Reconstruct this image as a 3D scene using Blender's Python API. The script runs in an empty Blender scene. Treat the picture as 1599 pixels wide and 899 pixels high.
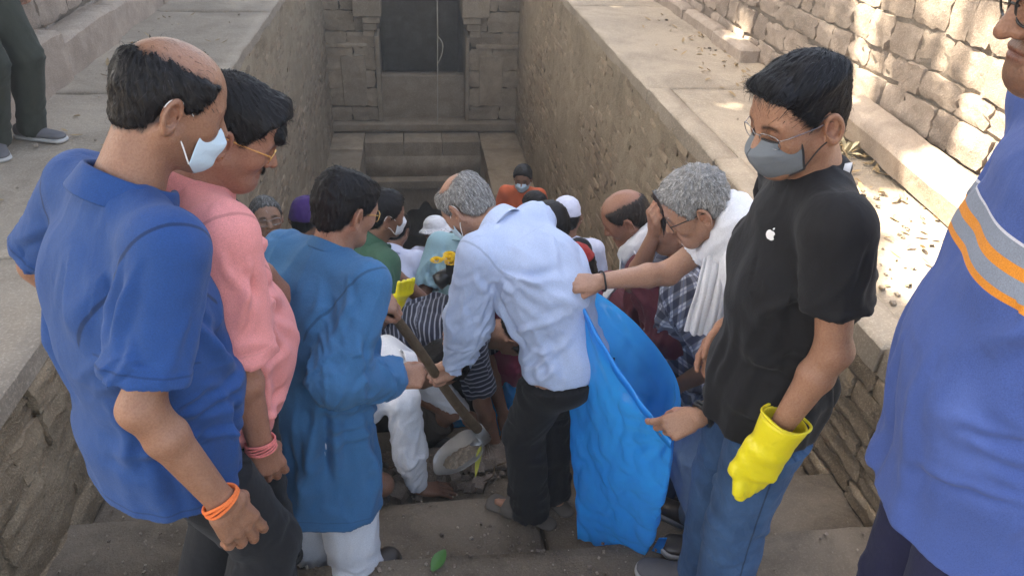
import bpy, bmesh, math, random
import numpy as np
from mathutils import Matrix, Vector

# ---------------------------------------------------------------- camera, world, sun
scene = bpy.context.scene
COL = scene.collection
CAM_R = ((0.99190936, 0.0315258, -0.12297131),
         (-0.12091186, 0.52976097, -0.83948415),
         (0.03867999, 0.84756087, 0.52928671))
cam_data = bpy.data.cameras.new('camera')
cam_data.sensor_width = 36.0
cam_data.lens = 26.03
cam_data.clip_start = 0.02
cam_data.clip_end = 500.0
cam = bpy.data.objects.new('camera', cam_data)
COL.objects.link(cam)
M4 = Matrix(CAM_R).to_4x4()
M4.translation = (0.0, 0.0, 1.60)
cam.matrix_world = M4
scene.camera = cam

SUN_EL, SUN_AZ = math.radians(56.0), math.radians(-72.0)   # azimuth from +Y towards +X
SUN_DIR = np.array([math.cos(SUN_EL) * math.sin(SUN_AZ), math.cos(SUN_EL) * math.cos(SUN_AZ), math.sin(SUN_EL)])
world = bpy.data.worlds.new('World')
scene.world = world
world.use_nodes = True
wn = world.node_tree.nodes
wbg = wn['Background']
sky = wn.new('ShaderNodeTexSky')
sky.sky_type = 'NISHITA'
sky.sun_disc = False
sky.sun_elevation = SUN_EL
sky.sun_rotation = SUN_AZ
sky.air_density = 1.0
sky.dust_density = 5.0
sky.ozone_density = 0.6
world.node_tree.links.new(sky.outputs[0], wbg.inputs[0])
wbg.inputs[1].default_value = 0.15
sun_data = bpy.data.lights.new('sun', 'SUN')
sun_data.energy = 5.0
sun_data.angle = math.radians(0.53)
sun_data.color = (1.0, 0.93, 0.82)
sun = bpy.data.objects.new('sun', sun_data)
COL.objects.link(sun)
sun.rotation_euler = Vector(SUN_DIR).to_track_quat('Z', 'Y').to_euler()
sun.location = (-8, 2, 12)
vs = scene.view_settings
vs.view_transform = 'Standard'
vs.look = 'None'
vs.gamma = 1.0
vs.exposure = 2.5
vs.use_curve_mapping = False
vs.use_white_balance = True          # the phone's auto white balance for open shade
vs.white_balance_temperature = 6950
vs.white_balance_tint = 8
scene.cycles.max_bounces = 8
scene.cycles.diffuse_bounces = 4
scene.cycles.transmission_bounces = 6
scene.cycles.volume_bounces = 0

# ---------------------------------------------------------------- generic helpers
rng = np.random.default_rng(7)
def V3(*a): return np.array(a, float)
def nrm(v):
    v = np.asarray(v, float)
    return v / (np.linalg.norm(v) + 1e-12)
def lerp(a, b, t): return a + (b - a) * t
def sstep(a, b, x):
    t = np.clip((x - a) / (b - a + 1e-12), 0, 1)
    return t * t * (3 - 2 * t)
def rotv(v, axis, ang):
    v = np.asarray(v, float); k = nrm(axis)
    return v * math.cos(ang) + np.cross(k, v) * math.sin(ang) + k * (k @ v) * (1 - math.cos(ang))

def mesh_np(name, verts, faces, smooth=True):
    me = bpy.data.meshes.new(name)
    verts = np.asarray(verts, np.float32); faces = np.asarray(faces, np.int32)
    me.vertices.add(len(verts)); me.vertices.foreach_set('co', verts.ravel())
    n, k = faces.shape
    me.loops.add(n * k); me.loops.foreach_set('vertex_index', faces.ravel())
    me.polygons.add(n)
    me.polygons.foreach_set('loop_start', np.arange(0, n * k, k, dtype=np.int32))
    me.polygons.foreach_set('loop_total', np.full(n, k, np.int32))
    if smooth: me.polygons.foreach_set('use_smooth', np.ones(n, bool))
    me.update(calc_edges=True)
    return me
def attr_f(me, name, vals):
    a = me.attributes.new(name, 'FLOAT', 'POINT'); a.data.foreach_set('value', np.asarray(vals, np.float32))
def attr_c(me, name, rgb):
    a = me.attributes.new(name, 'FLOAT_COLOR', 'POINT')
    c = np.ones((len(rgb), 4), np.float32); c[:, :3] = rgb
    a.data.foreach_set('color', c.ravel())
def link(name, me, mat=None, parent=None):
    o = bpy.data.objects.new(name, me); COL.objects.link(o)
    if mat is not None:
        for m in (mat if isinstance(mat, (list, tuple)) else [mat]): me.materials.append(m)
    if parent is not None: o.parent = parent; o.matrix_parent_inverse = parent.matrix_world.inverted()
    return o
def empty(name, loc, label=None, cat=None, group=None, kind=None):
    o = bpy.data.objects.new(name, None); COL.objects.link(o)
    o.location = tuple(loc); o.empty_display_size = 0.1
    o.matrix_world = Matrix.Translation(tuple(float(v) for v in loc))
    tag(o, label, cat, group, kind)
    return o
def tag(o, label=None, cat=None, group=None, kind=None):
    if label: o['label'] = label
    if cat: o['category'] = cat
    if group: o['group'] = group
    if kind: o['kind'] = kind
    return o
def parent_to(o, p):
    o.parent = p; o.matrix_parent_inverse = p.matrix_world.inverted()

class Geo:
    """verts/quads collector"""
    def __init__(self): self.v = []; self.f = []; self.n = 0
    def add(self, v, f):
        self.v.append(np.asarray(v, float)); self.f.append(np.asarray(f, int) + self.n); self.n += len(v)
    def mesh(self, name, smooth=True):
        return mesh_np(name, np.concatenate(self.v), np.concatenate(self.f), smooth)
def grid_faces(nu, nv, wrap_u=False):
    i = np.arange(nu if wrap_u else nu - 1); j = np.arange(nv - 1)
    I, J = np.meshgrid(i, j, indexing='ij'); I2 = (I + 1) % nu
    return np.stack([I * nv + J, I2 * nv + J, I2 * nv + J + 1, I * nv + J + 1], -1).reshape(-1, 4)
def tube(pts, rad, n=8, closed=False):
    """verts, quads of a tube along pts"""
    pts = np.asarray(pts, float); m = len(pts)
    rad = np.broadcast_to(np.asarray(rad, float), (m,))
    if closed: tan = np.roll(pts, -1, 0) - np.roll(pts, 1, 0)
    else: tan = np.gradient(pts, axis=0)
    tan /= np.linalg.norm(tan, axis=1)[:, None] + 1e-12
    ref = V3(0, 0, 1) if abs(tan[0][2]) < .9 else V3(1, 0, 0)
    a = nrm(np.cross(tan[0], ref)); ring = []
    th = np.linspace(0, 2 * np.pi, n, endpoint=False)
    for i in range(m):
        a = nrm(a - tan[i] * (a @ tan[i])); b = np.cross(tan[i], a)
        ring.append(pts[i] + rad[i] * (np.cos(th)[:, None] * a + np.sin(th)[:, None] * b))
    v = np.concatenate(ring); f = []
    I, J = np.meshgrid(np.arange(m if closed else m - 1), np.arange(n), indexing='ij')
    I2 = (I + 1) % m; J2 = (J + 1) % n
    f = np.stack([I * n + J, I * n + J2, I2 * n + J2, I2 * n + J], -1).reshape(-1, 4)
    if not closed:
        v = np.concatenate([v, pts[:1] - tan[:1] * rad[0] * .3, pts[-1:] + tan[-1:] * rad[-1] * .3])
        j = np.arange(n); j2 = (j + 1) % n; c0 = m * n; c1 = c0 + 1; b = (m - 1) * n
        f = np.concatenate([f, np.stack([j2, j, np.full(n, c0), np.full(n, c0)], -1), np.stack([b + j, b + j2, np.full(n, c1), np.full(n, c1)], -1)])
        f = fix_tri(f)
    return v, f
def fix_tri(f): return f
def spline(pts, n):
    """Catmull-Rom through pts"""
    p = np.asarray(pts, float); p = np.concatenate([[2 * p[0] - p[1]], p, [2 * p[-1] - p[-2]]])
    t = np.linspace(0, len(p) - 3 - 1e-9, n); i = t.astype(int); u = (t - i)[:, None]
    a, b, c, d = p[i], p[i + 1], p[i + 2], p[i + 3]
    return .5 * (2 * b + (c - a) * u + (2 * a - 5 * b + 4 * c - d) * u ** 2 + (3 * b - a - 3 * c + d) * u ** 3)

def tri_mesh(name, verts, faces, smooth=True):
    """faces may hold degenerate quads (last index repeated): made by from_pydata"""
    me = bpy.data.meshes.new(name)
    fl = [tuple(f) if f[2] != f[3] else tuple(f[:3]) for f in np.asarray(faces).tolist()]
    me.from_pydata(np.asarray(verts).tolist(), [], fl)
    if smooth: me.polygons.foreach_set('use_smooth', np.ones(len(me.polygons), bool))
    me.update()
    return me
def tubes_obj(name, paths, mat, parent=None, n=8):
    g = Geo()
    for p, r, closed in paths: g.add(*tube(p, r, n, closed))
    return link(name, tri_mesh(name, np.concatenate(g.v), np.concatenate(g.f)), mat, parent)

# ---------------------------------------------------------------- numpy noise
_perm = np.random.default_rng(3).permutation(256); _perm = np.concatenate([_perm] * 3)
_grad = np.random.default_rng(4).normal(size=(256, 3)); _grad /= np.linalg.norm(_grad, axis=1)[:, None]
def pnoise(p):
    p = np.asarray(p, float)
    i = np.floor(p).astype(np.int64); f = p - i; i &= 255
    w = f * f * f * (f * (f * 6 - 15) + 10); out = 0
    for dx in (0, 1):
        wx = w[:, 0] if dx else 1 - w[:, 0]
        for dy in (0, 1):
            wy = w[:, 1] if dy else 1 - w[:, 1]
            for dz in (0, 1):
                wz = w[:, 2] if dz else 1 - w[:, 2]
                h = _perm[_perm[_perm[i[:, 0] + dx] + i[:, 1] + dy] + i[:, 2] + dz]
                g = _grad[h]
                out = out + wx * wy * wz * (g[:, 0] * (f[:, 0] - dx) + g[:, 1] * (f[:, 1] - dy) + g[:, 2] * (f[:, 2] - dz))
    return out * 1.5
def fbm(p, o=3):
    s = 0; a = 1
    for k in range(o): s = s + a * pnoise(p * 2 ** k + 17.3 * k); a *= .5
    return s
def ridge(p, sharp=2.0): return (1 - np.minimum(np.abs(pnoise(p)) * 1.6, 1)) ** sharp

# ---------------------------------------------------------------- implicit surfaces -> mesh
def smin(a, b, k):
    if k <= 0: return np.minimum(a, b)
    h = np.maximum(k - np.abs(a - b), 0) / k
    return np.minimum(a, b) - h * h * k * .25
def smax(a, b, k): return -smin(-a, -b, k)
class Prim:
    __slots__ = ('f', 'c', 'r', 'op', 'k')
    def __init__(s, f, c, r, op, k): s.f, s.c, s.r, s.op, s.k = f, np.asarray(c, float), r, op, k
class Sdf:
    def __init__(s): s.p = []
    def add(s, f, c, r, op='u', k=.02): s.p.append(Prim(f, c, r, op, k)); return s
    def extend(s, o): s.p += o.p; return s
    # round cone
    def cone(s, a, b, ra, rb, k=.02, op='u'):
        a = np.asarray(a, float); b = np.asarray(b, float); ab = b - a; L2 = max(ab @ ab, 1e-12)
        def f(p):
            q = p - a; t = np.clip(q @ ab / L2, 0, 1)
            return np.linalg.norm(q - t[..., None] * ab, axis=-1) - (ra + (rb - ra) * t)
        return s.add(f, (a + b) / 2, np.linalg.norm(ab) / 2 + max(ra, rb), op, k)
    def ball(s, c, r, k=.02, op='u'):
        c = np.asarray(c, float)
        return s.add(lambda p: np.linalg.norm(p - c, axis=-1) - r, c, r, op, k)
    # elliptical cone: radii (side, front) at both ends, side axis given; rz = roundness of the ends
    def ell(s, a, b, ra, rb, side, k=.02, op='u', rz=None):
        a = np.asarray(a, float); b = np.asarray(b, float); ab = b - a; L = np.linalg.norm(ab) + 1e-9; ax = ab / L
        sd = np.asarray(side, float); sd = nrm(sd - ax * (sd @ ax)); fw = np.cross(ax, sd)
        ra = np.asarray(ra, float); rb = np.asarray(rb, float)
        rzz = rz if rz else min(ra.min(), rb.min())
        def f(p):
            q = p - a; w = q @ ax; t = np.clip(w / L, 0, 1); x = q @ sd; y = q @ fw; z = w - t * L
            rx = ra[0] + (rb[0] - ra[0]) * t; ry = ra[1] + (rb[1] - ra[1]) * t
            k0 = np.sqrt((x / rx) ** 2 + (y / ry) ** 2 + (z / rzz) ** 2) + 1e-9
            k1 = np.sqrt((x / rx ** 2) ** 2 + (y / ry ** 2) ** 2 + (z / rzz ** 2) ** 2) + 1e-9
            return k0 * (k0 - 1) / k1
        return s.add(f, (a + b) / 2, L / 2 + max(ra.max(), rb.max(), rzz), op, k)
    def ellip(s, c, r, M=None, k=.02, op='u'):
        c = np.asarray(c, float); r = np.asarray(r, float); M = np.eye(3) if M is None else np.asarray(M, float)
        def f(p):
            q = (p - c) @ M
            k0 = np.linalg.norm(q / r, axis=-1) + 1e-9; k1 = np.linalg.norm(q / r ** 2, axis=-1) + 1e-9
            return k0 * (k0 - 1) / k1
        return s.add(f, c, r.max(), op, k)
    def __call__(s, P, cen=None, rad=0.0):
        """P (nb, n, 3), cen (nb, 3) block centres, rad block radius"""
        d = np.full(P.shape[:-1], .25)
        for q in s.p:
            mgn = rad + q.k + .03
            m = ((cen - q.c) ** 2).sum(1) < (q.r + mgn) ** 2 if cen is not None else np.ones(len(P), bool)
            if not m.any(): continue
            v = q.f(P[m])
            if q.op == 'u': d[m] = smin(d[m], v, q.k)
            elif q.op == 's': d[m] = smax(d[m], -v, q.k)
            else: d[m] = smax(d[m], v, q.k)
        return d
    def bounds(s):
        u = [q for q in s.p if q.op == 'u']
        return np.min([q.c - q.r for q in u], 0), np.max([q.c + q.r for q in u], 0)

def nets(D, org, h):
    s = D < 0
    c = np.zeros(tuple(n - 1 for n in D.shape), np.int8)
    offs = [(i, j, k) for i in (0, 1) for j in (0, 1) for k in (0, 1)]
    nx, ny, nz = D.shape
    for i, j, k in offs: c += s[i:nx - 1 + i, j:ny - 1 + j, k:nz - 1 + k]
    act = np.argwhere((c > 0) & (c < 8))
    if len(act) == 0: return np.zeros((0, 3)), np.zeros((0, 4), int)
    idx = np.full(c.shape, -1, np.int64); idx[tuple(act.T)] = np.arange(len(act))
    val = np.stack([D[act[:, 0] + i, act[:, 1] + j, act[:, 2] + k] for i, j, k in offs], 1)
    pos = np.zeros((len(act), 3)); cnt = np.zeros(len(act)); O = np.array(offs, float)
    for a in range(8):
        for b in range(a + 1, 8):
            if np.abs(O[a] - O[b]).sum() != 1: continue
            va, vb = val[:, a], val[:, b]; m = (va < 0) != (vb < 0)
            t = va[m] / (va[m] - vb[m])
            pos[m] += O[a] + t[:, None] * (O[b] - O[a]); cnt[m] += 1
    verts = (act + pos / cnt[:, None]) * h + org
    F = []
    for ax in range(3):
        u, w = (ax + 1) % 3, (ax + 2) % 3
        sl0 = [slice(None)] * 3; sl1 = [slice(None)] * 3; sl0[ax] = slice(0, -1); sl1[ax] = slice(1, None)
        e = np.argwhere(s[tuple(sl0)] != s[tuple(sl1)])
        e = e[(e[:, u] > 0) & (e[:, w] > 0) & (e[:, u] < D.shape[u] - 1) & (e[:, w] < D.shape[w] - 1)]
        def cell(du, dw):
            q = e.copy(); q[:, u] -= du; q[:, w] -= dw
            return idx[tuple(q.T)]
        f = np.stack([cell(1, 1), cell(0, 1), cell(0, 0), cell(1, 0)], 1)
        neg = s[tuple(e.T)]
        f[~neg] = f[~neg][:, ::-1]
        F.append(f)
    F = np.concatenate(F); F = F[(F >= 0).all(1)]
    return verts, F

def poly(sdf, h, lo=None, hi=None, post=None, B=8):
    """mesh the zero set; post(P, d) may change the field (cuts)"""
    l, u = sdf.bounds()
    lo = l - 2 * h if lo is None else np.maximum(lo, l - 2 * h); hi = u + 2 * h if hi is None else np.minimum(hi, u + 2 * h)
    nb = np.maximum(np.ceil((hi - lo) / (h * B)).astype(int), 1)
    bi = np.stack(np.meshgrid(*[np.arange(n) for n in nb], indexing='ij'), -1).reshape(-1, 3)
    cen = lo + (bi + .5 - .5 / B) * h * B
    br = h * B * .87
    dc = sdf(cen[:, None, :], cen, br)
    if post is not None: dc = post(cen[:, None, :], dc)
    dc = dc[:, 0]
    keep = np.abs(dc) < br * 1.6 + .012
    g = np.arange(B)
    loc = np.stack(np.meshgrid(g, g, g, indexing='ij'), -1).reshape(-1, 3)
    P = lo + (bi[keep][:, None, :] * B + loc[None]) * h
    d = sdf(P, cen[keep], br)
    if post is not None: d = post(P, d)
    D = np.empty((len(bi), B ** 3), np.float32); D[:] = np.where(dc < 0, -.1, .1)[:, None]; D[keep] = d
    D = D.reshape(*nb, B, B, B).transpose(0, 3, 1, 4, 2, 5).reshape(nb * B)
    D = np.pad(D, 1, constant_values=.1)
    return nets(D, lo - h, h)
def vnormals(v, f):
    a = v[f[:, 2]] - v[f[:, 0]]; b = v[f[:, 3]] - v[f[:, 1]]; n = np.cross(a, b)
    N = np.zeros_like(v)
    for k in range(4):
        for c in range(3): N[:, c] += np.bincount(f[:, k], n[:, c], len(v))
    return N / (np.linalg.norm(N, axis=1)[:, None] + 1e-12)
def relax(v, f, it=1, w=.5):
    e = np.concatenate([f[:, [0, 1]], f[:, [1, 2]], f[:, [2, 3]], f[:, [3, 0]]])
    e = np.concatenate([e, e[:, ::-1]])
    cnt = np.bincount(e[:, 0], minlength=len(v))[:, None] + 1e-9
    for _ in range(it):
        s = np.stack([np.bincount(e[:, 0], v[e[:, 1], c], len(v)) for c in range(3)], 1) / cnt
        v = v + (s - v) * w
    return v
def drop_faces(v, f, bad):
    """remove faces whose vertices are all bad; compact"""
    f = f[~bad[f].all(1)]
    used = np.zeros(len(v), bool); used[f.ravel()] = True
    m = np.cumsum(used) - 1
    return v[used], m[f], used

# ---------------------------------------------------------------- materials
class NT:
    def __init__(s, name):
        s.m = bpy.data.materials.new(name); s.m.use_nodes = True; s.t = s.m.node_tree
        s.b = s.t.nodes['Principled BSDF']; s.out = s.t.nodes['Material Output']
    def n(s, typ, **kw):
        nd = s.t.nodes.new('ShaderNode' + typ)
        for k, v in kw.items():
            if k in nd.bl_rna.properties and k not in [i.name for i in nd.inputs]: setattr(nd, k, v)
            else: s.set(nd, k, v)
        return nd
    def set(s, nd, k, v):
        i = nd.inputs[k] if not k.startswith('i_') else nd.inputs[int(k[2:])]
        if isinstance(v, bpy.types.NodeSocket): s.t.links.new(v, i)
        elif isinstance(v, bpy.types.Node): s.t.links.new(v.outputs[0], i)
        else: i.default_value = (*v, 1.0) if (isinstance(v, (tuple, list)) and len(v) == 3 and i.type == 'RGBA') else v
    def math(s, op, a, b=0.0, c=None, clamp=False):
        nd = s.t.nodes.new('ShaderNodeMath'); nd.operation = op; nd.use_clamp = clamp
        for k, v in enumerate([a, b] + ([c] if c is not None else [])): s.set(nd, 'i_%d' % k, v)
        return nd.outputs[0]
    def mix(s, f, a, b, typ='MIX'):
        nd = s.t.nodes.new('ShaderNodeMix'); nd.data_type = 'RGBA'; nd.blend_type = typ; nd.clamp_factor = True
        s.set(nd, 'i_0', f); s.set(nd, 'i_6', a); s.set(nd, 'i_7', b)
        return nd.outputs[2]
    def coord(s, kind='Object', scale=None):
        o = s.t.nodes.new('ShaderNodeTexCoord').outputs[kind]
        if scale is None: return o
        mp = s.n('Mapping'); s.t.links.new(o, mp.inputs[0]); mp.inputs['Scale'].default_value = scale
        return mp.outputs[0]
    def noise(s, vec, scale, detail=3, rough=.55, dist=0.0, out=0):
        nd = s.n('TexNoise', Scale=scale, Detail=detail, Roughness=rough, Distortion=dist); s.t.links.new(vec, nd.inputs['Vector'])
        return nd.outputs[out]
    def ramp(s, fac, stops, interp='LINEAR'):
        nd = s.t.nodes.new('ShaderNodeValToRGB'); cr = nd.color_ramp; cr.interpolation = interp
        while len(cr.elements) < len(stops): cr.elements.new(.5)
        for e, (p, c) in zip(cr.elements, stops):
            e.position = p; e.color = (*c, 1) if len(c) == 3 else c
        s.set(nd, 'i_0', fac); return nd.outputs[0]
    def attr(s, name, out='Fac'):
        nd = s.t.nodes.new('ShaderNodeAttribute'); nd.attribute_name = name; return nd.outputs[out]
    def bump(s, height, strength=.3, dist=.01, normal=None):
        nd = s.n('Bump', Strength=strength, Distance=dist, Height=height)
        if normal is not None: s.t.links.new(normal, nd.inputs['Normal'])
        return nd.outputs[0]
    def fin(s, **kw):
        for k, v in kw.items(): s.set(s.b, k.replace('_', ' '), v)
        return s.m
def g3(v): return (v, v, v)

_skin = {}
def skin_mat(tone):
    if tone in _skin: return _skin[tone]
    t = NT('skin'); c = t.coord()
    big = t.noise(c, 13, 5, .62); fine = t.noise(c, 240, 3)
    base = t.mix(big, tuple(x * .66 for x in tone), tuple(min(x * 1.18, 1) for x in tone))
    base = t.mix(t.math('MULTIPLY', t.ramp(fine, [(.40, g3(0)), (.66, g3(1))]), .42), base, (tone[0] * .6, tone[1] * .45, tone[2] * .4))
    col = t.mix(1.0, base, t.attr('tint', 'Color'), 'MULTIPLY')
    pores = t.noise(c, 700, 2); cre = t.n('TexVoronoi', Scale=260.0); t.t.links.new(c, cre.inputs['Vector'])
    h = t.math('ADD', t.math('MULTIPLY', pores, .6), t.math('MULTIPLY', cre.outputs['Distance'], .6))
    _skin[tone] = t.fin(Base_Color=col, Roughness=t.ramp(big, [(.3, g3(.36)), (.7, g3(.54))]), Normal=t.bump(h, .45, .002, t.bump(t.noise(c, 45, 3), .25, .006)),
                        Subsurface_Weight=.12, Subsurface_Radius=(.012, .005, .003), Subsurface_Scale=.5, Specular_IOR_Level=.42)
    return _skin[tone]
_hair = {}
def hair_mat(col, grey=0.0):
    key = (col, grey)
    if key in _hair: return _hair[key]
    t = NT('hair'); v = t.attr('hv')
    c = t.ramp(v, [(0.0, tuple(x * .35 for x in col)), (max(.05, .85 - grey), tuple(x * 1.3 for x in col)), (1.0, (.55, .54, .52) if grey else tuple(x * 4.0 for x in col))])
    _hair[key] = t.fin(Base_Color=c, Roughness=.5, Specular_IOR_Level=.2)
    return _hair[key]

def cloth_mat(name, col, weave=900.0, bump=.25, rough=.85, pattern=None, sheen=.06, wr=1.0, trans=0.0, mott=.18):
    """pattern(t) -> colour socket"""
    t = NT(name); c = t.coord()
    base = pattern(t) if pattern else None
    m = t.noise(c, 6, 3)
    a = base if base is not None else col
    if base is None:
        colv = t.mix(m, tuple(x * (1 - mott) for x in col), tuple(min(1, x * (1 + mott)) for x in col))
    else:
        colv = t.mix(1.0, base, t.ramp(m, [(.2, g3(1 - mott)), (.8, g3(1.0))]), 'MULTIPLY')
    w1 = t.n('TexWave', wave_type='BANDS', bands_direction='X', Scale=weave / 6.28, Distortion=1.5); t.t.links.new(c, w1.inputs['Vector'])
    w2 = t.n('TexWave', wave_type='BANDS', bands_direction='Z', Scale=weave / 6.28, Distortion=1.5); t.t.links.new(c, w2.inputs['Vector'])
    wv = t.math('MULTIPLY', t.math('ADD', w1.outputs['Fac'], w2.outputs['Fac']), .5)
    # fine wrinkles: distorted noise
    wr1 = t.noise(t.coord(scale=(1, 1, .6)), 13, 3, .5, .6)
    wr2 = t.noise(c, 45, 2, .5, .3)
    rd = t.n('TexNoise', noise_type='RIDGED_MULTIFRACTAL', Scale=7.0, Detail=2.0, Roughness=.45, Distortion=.5); t.t.links.new(t.coord(scale=(1.0, 1.0, .55)), rd.inputs['Vector'])
    nb = t.bump(t.math('ADD', wr1, t.math('MULTIPLY', wr2, .3)), .22 * wr, .02)
    nb = t.bump(rd.outputs[0], .16 * wr, .018, nb)
    gr = t.noise(c, 420, 2, .6); gr2 = t.noise(c, 1100, 1)
    colv = t.mix(1.0, colv, t.ramp(gr, [(.25, g3(.80)), (.75, g3(1.13))]), 'MULTIPLY'); colv = t.mix(1.0, colv, t.ramp(gr2, [(.2, g3(.84)), (.8, g3(1.13))]), 'MULTIPLY')
    nb = t.bump(wv, bump, .0012, nb)
    colv = t.mix(t.math('MULTIPLY', wv, .22), colv, t.mix(1.0, colv, g3(.55), 'MULTIPLY'))
    kw = dict(Base_Color=colv, Roughness=rough, Normal=nb, Sheen_Weight=sheen, Sheen_Roughness=.5, Specular_IOR_Level=.25)
    return t.fin(**kw)
def plain_mat(name, col, rough=.5, metal=0.0, spec=.5, vary=.15, scale=20.0, bump=0.0, coat=0.0):
    t = NT(name); c = t.coord(); n = t.noise(c, scale, 4)
    colv = t.mix(n, tuple(x * (1 - vary) for x in col), tuple(min(1, x * (1 + vary)) for x in col))
    kw = dict(Base_Color=colv, Roughness=t.ramp(n, [(.2, g3(max(rough - .08, .03))), (.8, g3(min(rough + .08, 1)))]), Metallic=metal, Specular_IOR_Level=spec, Coat_Weight=coat)
    if bump: kw['Normal'] = t.bump(t.noise(c, scale * 4, 3), bump, .004)
    return t.fin(**kw)

# ---------------------------------------------------------------- the setting
XL, XR = -1.37, 1.73            # faces of the stair trench
YEND = 12.3                     # far wall
STEPS = [(.14, 0.0), (.53, -.10), (.92, -.25), (1.31, -.40), (1.70, -.55), (2.09, -.70), (2.48, -.85)]
_y, _z = 2.48, -.85
while _z > -2.80:
    _y += .40; _z -= .185; STEPS.append((_y, _z))
STEPS[-1] = (STEPS[-1][0], -2.9)
YLAND, ZLAND = STEPS[-2][0], -2.9
def floor_z(y):
    """height of the stair treads (0 at the terrace)"""
    for y1, z in STEPS:
        if y < y1: return z
    return STEPS[-1][1]
PITX0, PITX1, PITY0, PITY1, PITZ = -.84, 1.08, 7.9, 11.75, -5.6

def rock_mat(name, cols, scale=6.0, bump=.6, rand=.35, rough=.92, dust=None, cracks=0.0, attr=False):
    t = NT(name); c = t.coord('Object') if False else t.n('NewGeometry').outputs['Position']
    n1 = t.noise(c, scale, 5, .6); n2 = t.noise(c, scale * 7, 4, .65); n3 = t.noise(c, scale * .22, 3)
    col = t.ramp(n1, [(.28, cols[0]), (.5, cols[1]), (.74, cols[2])])
    col = t.mix(t.math('MULTIPLY', n2, .35), col, tuple(x * .45 for x in cols[0]))
    rv = t.attr('rv') if attr else t.n('ObjectInfo').outputs['Random']
    col = t.mix(1.0, col, t.ramp(rv, [(0, g3(1 - rand)), (1, g3(1 + rand * .6))]), 'MULTIPLY')
    if dust:
        up = t.n('SeparateXYZ'); t.t.links.new(t.n('NewGeometry').outputs['Normal'], up.inputs[0])
        col = t.mix(t.math('MULTIPLY', t.ramp(up.outputs[2], [(.3, g3(0)), (.9, g3(1))]), t.ramp(n3, [(.3, g3(.35)), (.65, g3(.9))])), col, dust)
    n4 = t.noise(c, scale * 30, 3, .7); n5 = t.noise(c, scale * .5, 6, .7, .6)
    col = t.mix(t.ramp(n5, [(.42, g3(0)), (.62, g3(.55))]), col, tuple(x * .62 for x in cols[0]))
    col = t.mix(t.ramp(n4, [(.50, g3(0)), (.72, g3(.5))]), col, tuple(min(1, x * 1.45) for x in cols[2]))
    h = t.math('ADD', t.math('ADD', t.math('MULTIPLY', n1, .7), t.math('MULTIPLY', n2, .5)), t.math('MULTIPLY', n4, .22))
    if cracks:
        v = t.n('TexVoronoi', feature='DISTANCE_TO_EDGE', Scale=cracks)
        t.t.links.new(t.n('VectorMath', operation='ADD', i_0=c, i_1=t.noise(c, 3, 3, out=1)).outputs[0], v.inputs['Vector'])
        ck = t.ramp(v.outputs['Distance'], [(0, g3(0)), (.012, g3(1))])
        col = t.mix(ck, tuple(x * .35 for x in cols[0]), col); h = t.math('ADD', h, t.math('MULTIPLY', ck, .25))
    return t.fin(Base_Color=col, Roughness=rough, Normal=t.bump(h, bump, .03), Specular_IOR_Level=.2)

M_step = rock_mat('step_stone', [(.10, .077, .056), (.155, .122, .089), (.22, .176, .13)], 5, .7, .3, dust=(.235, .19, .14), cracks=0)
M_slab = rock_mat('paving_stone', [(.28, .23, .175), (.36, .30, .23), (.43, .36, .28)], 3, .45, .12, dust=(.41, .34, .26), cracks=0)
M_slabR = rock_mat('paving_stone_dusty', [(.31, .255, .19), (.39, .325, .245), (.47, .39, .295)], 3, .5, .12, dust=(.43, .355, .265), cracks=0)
M_brick = rock_mat('brick', [(.30, .22, .145), (.38, .29, .195), (.46, .365, .26)], 9, .6, .4)
M_brickj = rock_mat('brick_rest', [(.30, .22, .145), (.38, .29, .195), (.46, .365, .26)], 9, .6, .4, attr=True)
M_plast = rock_mat('mud_plaster', [(.29, .225, .15), (.37, .295, .20), (.45, .365, .255)], 4, .8, .1)
M_mud = rock_mat('ochre_mud', [(.26, .195, .125), (.34, .26, .17), (.42, .33, .225)], 4, .9, .1)
M_stone = rock_mat('sandstone', [(.30, .235, .185), (.40, .32, .255), (.47, .385, .31)], 5, .6, .28, dust=(.45, .37, .29))
M_mort = rock_mat('lime_mortar', [(.30, .25, .20), (.37, .31, .25), (.44, .37, .30)], 10, .9, .1)
M_gate = rock_mat('weathered_sandstone', [(.32, .24, .155), (.42, .325, .22), (.50, .40, .285)], 4, .6, .25)
M_dirt = rock_mat('earth', [(.26, .20, .14), (.33, .26, .185), (.40, .32, .235)], 2, .8, .1)

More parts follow.
